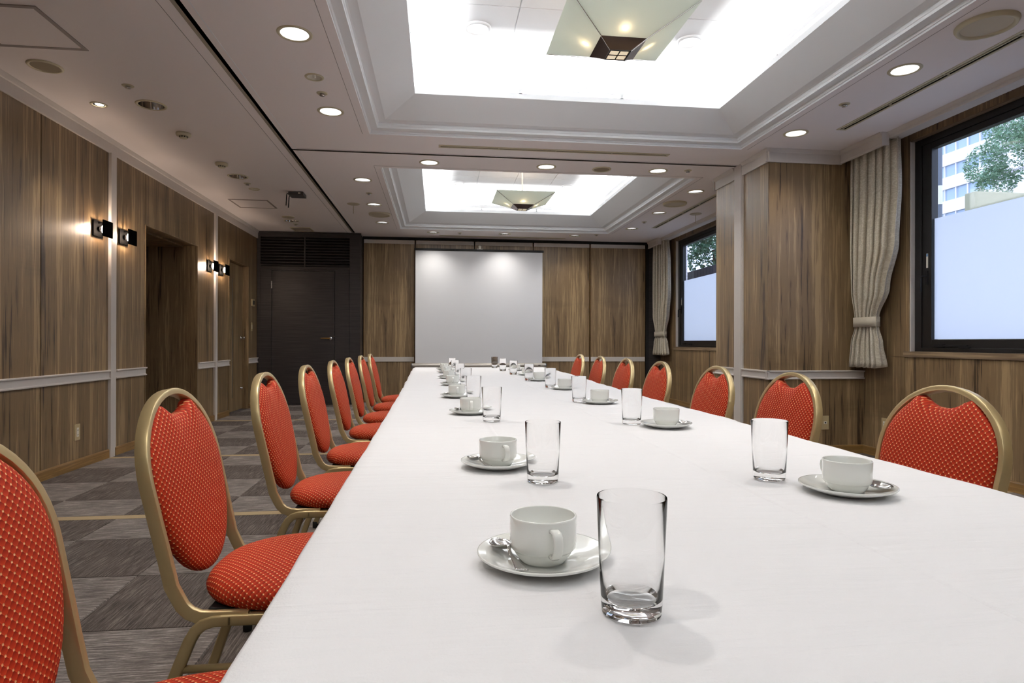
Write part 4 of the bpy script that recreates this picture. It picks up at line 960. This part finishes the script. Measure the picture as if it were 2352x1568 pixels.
M['tilewall'] = mat('outside_tile', srgb(214, 206, 208), 0.5); M['concrete'] = mat('outside_concrete', srgb(150, 148, 124), 0.9); M['pole'] = mat('pole_grey', srgb(92, 98, 108), 0.6)
gnd = MB().box(4.4, 120, -30, 140, -.3, -.05).build('ground', M['ground']); struct(gnd)
b = empty('office_building', (70, 80, 0)); tag(b, 'white office block with rows of windows seen through the nearer window', 'building')
MB().box(0.6, 14, -50, 50, 0, 46).build('wall', M['facade'], b)
for f in range(14):
    z = 1.0+f*3.28
    MB().box(0, .7, -50, 50, z+1.62, z+3.28).build('floor_band', M['facade'], b)
    if 16 < z < 46:
        for j in range(20):
            y = 5-14+j*1.9; MB().box(.30, .5, y+.08, y+1.82, z+.05, z+1.6).build('window', M['facade_glass'], b)
        for j in range(21):
            y = 5-14+j*1.9; MB().box(.1, .55, y-.07, y+.07, z, z+1.62).build('mullion', M['facade'], b)
def foliage(name, c, rad, n, size, m, label, seed, trunk_z):
    rn = random.Random(seed); r = empty(name, (c[0], c[1], trunk_z)); tag(r, label, 'tree'); vs = []; fs = []
    blobs = [(rn.gauss(0, .5), rn.gauss(0, .5), rn.gauss(0, .5), rn.uniform(.28, .5)) for _ in range(26)]
    for k in range(n):
        bx, by, bz, br = blobs[k % 26]; d = Vector((rn.gauss(0, 1), rn.gauss(0, 1), rn.gauss(0, 1))).normalized()*br*rn.uniform(.75, 1.05)
        p = Vector(((max(-1, min(1, bx))+d.x)*rad[0], (max(-1, min(1, by))+d.y)*rad[1], (max(-1, min(1, bz))+d.z)*rad[2]))+Vector((0, 0, c[2]-trunk_z))
        u_ = Vector((rn.gauss(0, 1), rn.gauss(0, 1), rn.gauss(0, .6))).normalized(); v_ = u_.cross(Vector((rn.gauss(0, 1), rn.gauss(0, 1), rn.gauss(0, 1)))).normalized(); s = size*rn.uniform(.6, 1.3)
        b0 = len(vs); vs += [tuple(p-u_*s), tuple(p+v_*s*.42), tuple(p+u_*s), tuple(p-v_*s*.42)]; fs.append((b0, b0+1, b0+2, b0+3))
    o = new_obj('foliage', vs, fs, m, r); o['kind'] = 'stuff'
    MB().tube([(0, 0, -0.05), (.05, .03, (c[2]-trunk_z)*.5), (0, 0, c[2]-trunk_z+.2)], csec(.09, 10)).build('trunk', M['bark'], r, True)
foliage('tree', (10.2, 9.05, 4.55), (.85, .95, 1.0), 34000, .031, M['leaf'], 'leafy green tree outside the nearer window', 5, 2.4)
foliage('tree', (9.8, 15.2, 4.3), (1.3, 1.7, 1.3), 9000, .075, M['leaf2'], 'dark broad leaved tree outside the far window', 8, 2.0)
foliage('tree', (9.6, 20.6, 4.0), (1.0, 1.2, 1.2), 5000, .075, M['leaf2'], 'dark tree behind the tiled corner outside the far window', 9, 2.0)
tb = MB().box(7.2, 14, 4, 30, -.05, 2.39).build('terrace', M['concrete']); struct(tb)
q = MB().bbox(8.15, 13.0, 8.55, 8.75, 2.4, 3.28, .02).build('garden_wall', M['concrete']); tag(q, 'low ochre garden wall under the tree outside', 'garden wall')
r = empty('utility_pole', (10.6, 12.02, -.05)); tag(r, 'grey utility pole standing outside the nearer window', 'pole')
MB().lathe([(.065, 0), (.058, 6.5), (0, 6.51)], 16).build('shaft', M['pole'], r, True); MB().lathe([(.066, 3.95), (.066, 4.35)], 16).build('sleeve', M['offwhite'], r, True)
r = empty('board_fence', (7.3, 15.4, 2.4)); tag(r, 'dark board fence below the tree outside the far window', 'fence')
for i in range(30): MB().box(0, .03, -3.0+i*.2, -3.0+i*.2+.185, 0, .62).build('plank', M['fence'], r)
MB().box(.03, .07, -3, 3, .1, .16).build('fence_rail', M['fence'], r); MB().box(.03, .07, -3, 3, .46, .52).build('fence_rail', M['fence'], r)
r = empty('tiled_wing', (5.94, 16.6, 0)); tag(r, 'pale tiled building corner at the edge of the far window', 'building')
MB().box(-.8, .6, -.9+.0, 2.4, -.05, 6).build('wall_core', M['gapline'], r)
for i in range(44):
    for yy in (-.905,):
        for k in range(6): MB().box(-.8+k*.235+.004, -.8+(k+1)*.235-.004, yy-.006, yy+.006, 2.2+i*.085+.004, 2.2+(i+1)*.085-.004).build('tile', M['tilewall'], r)
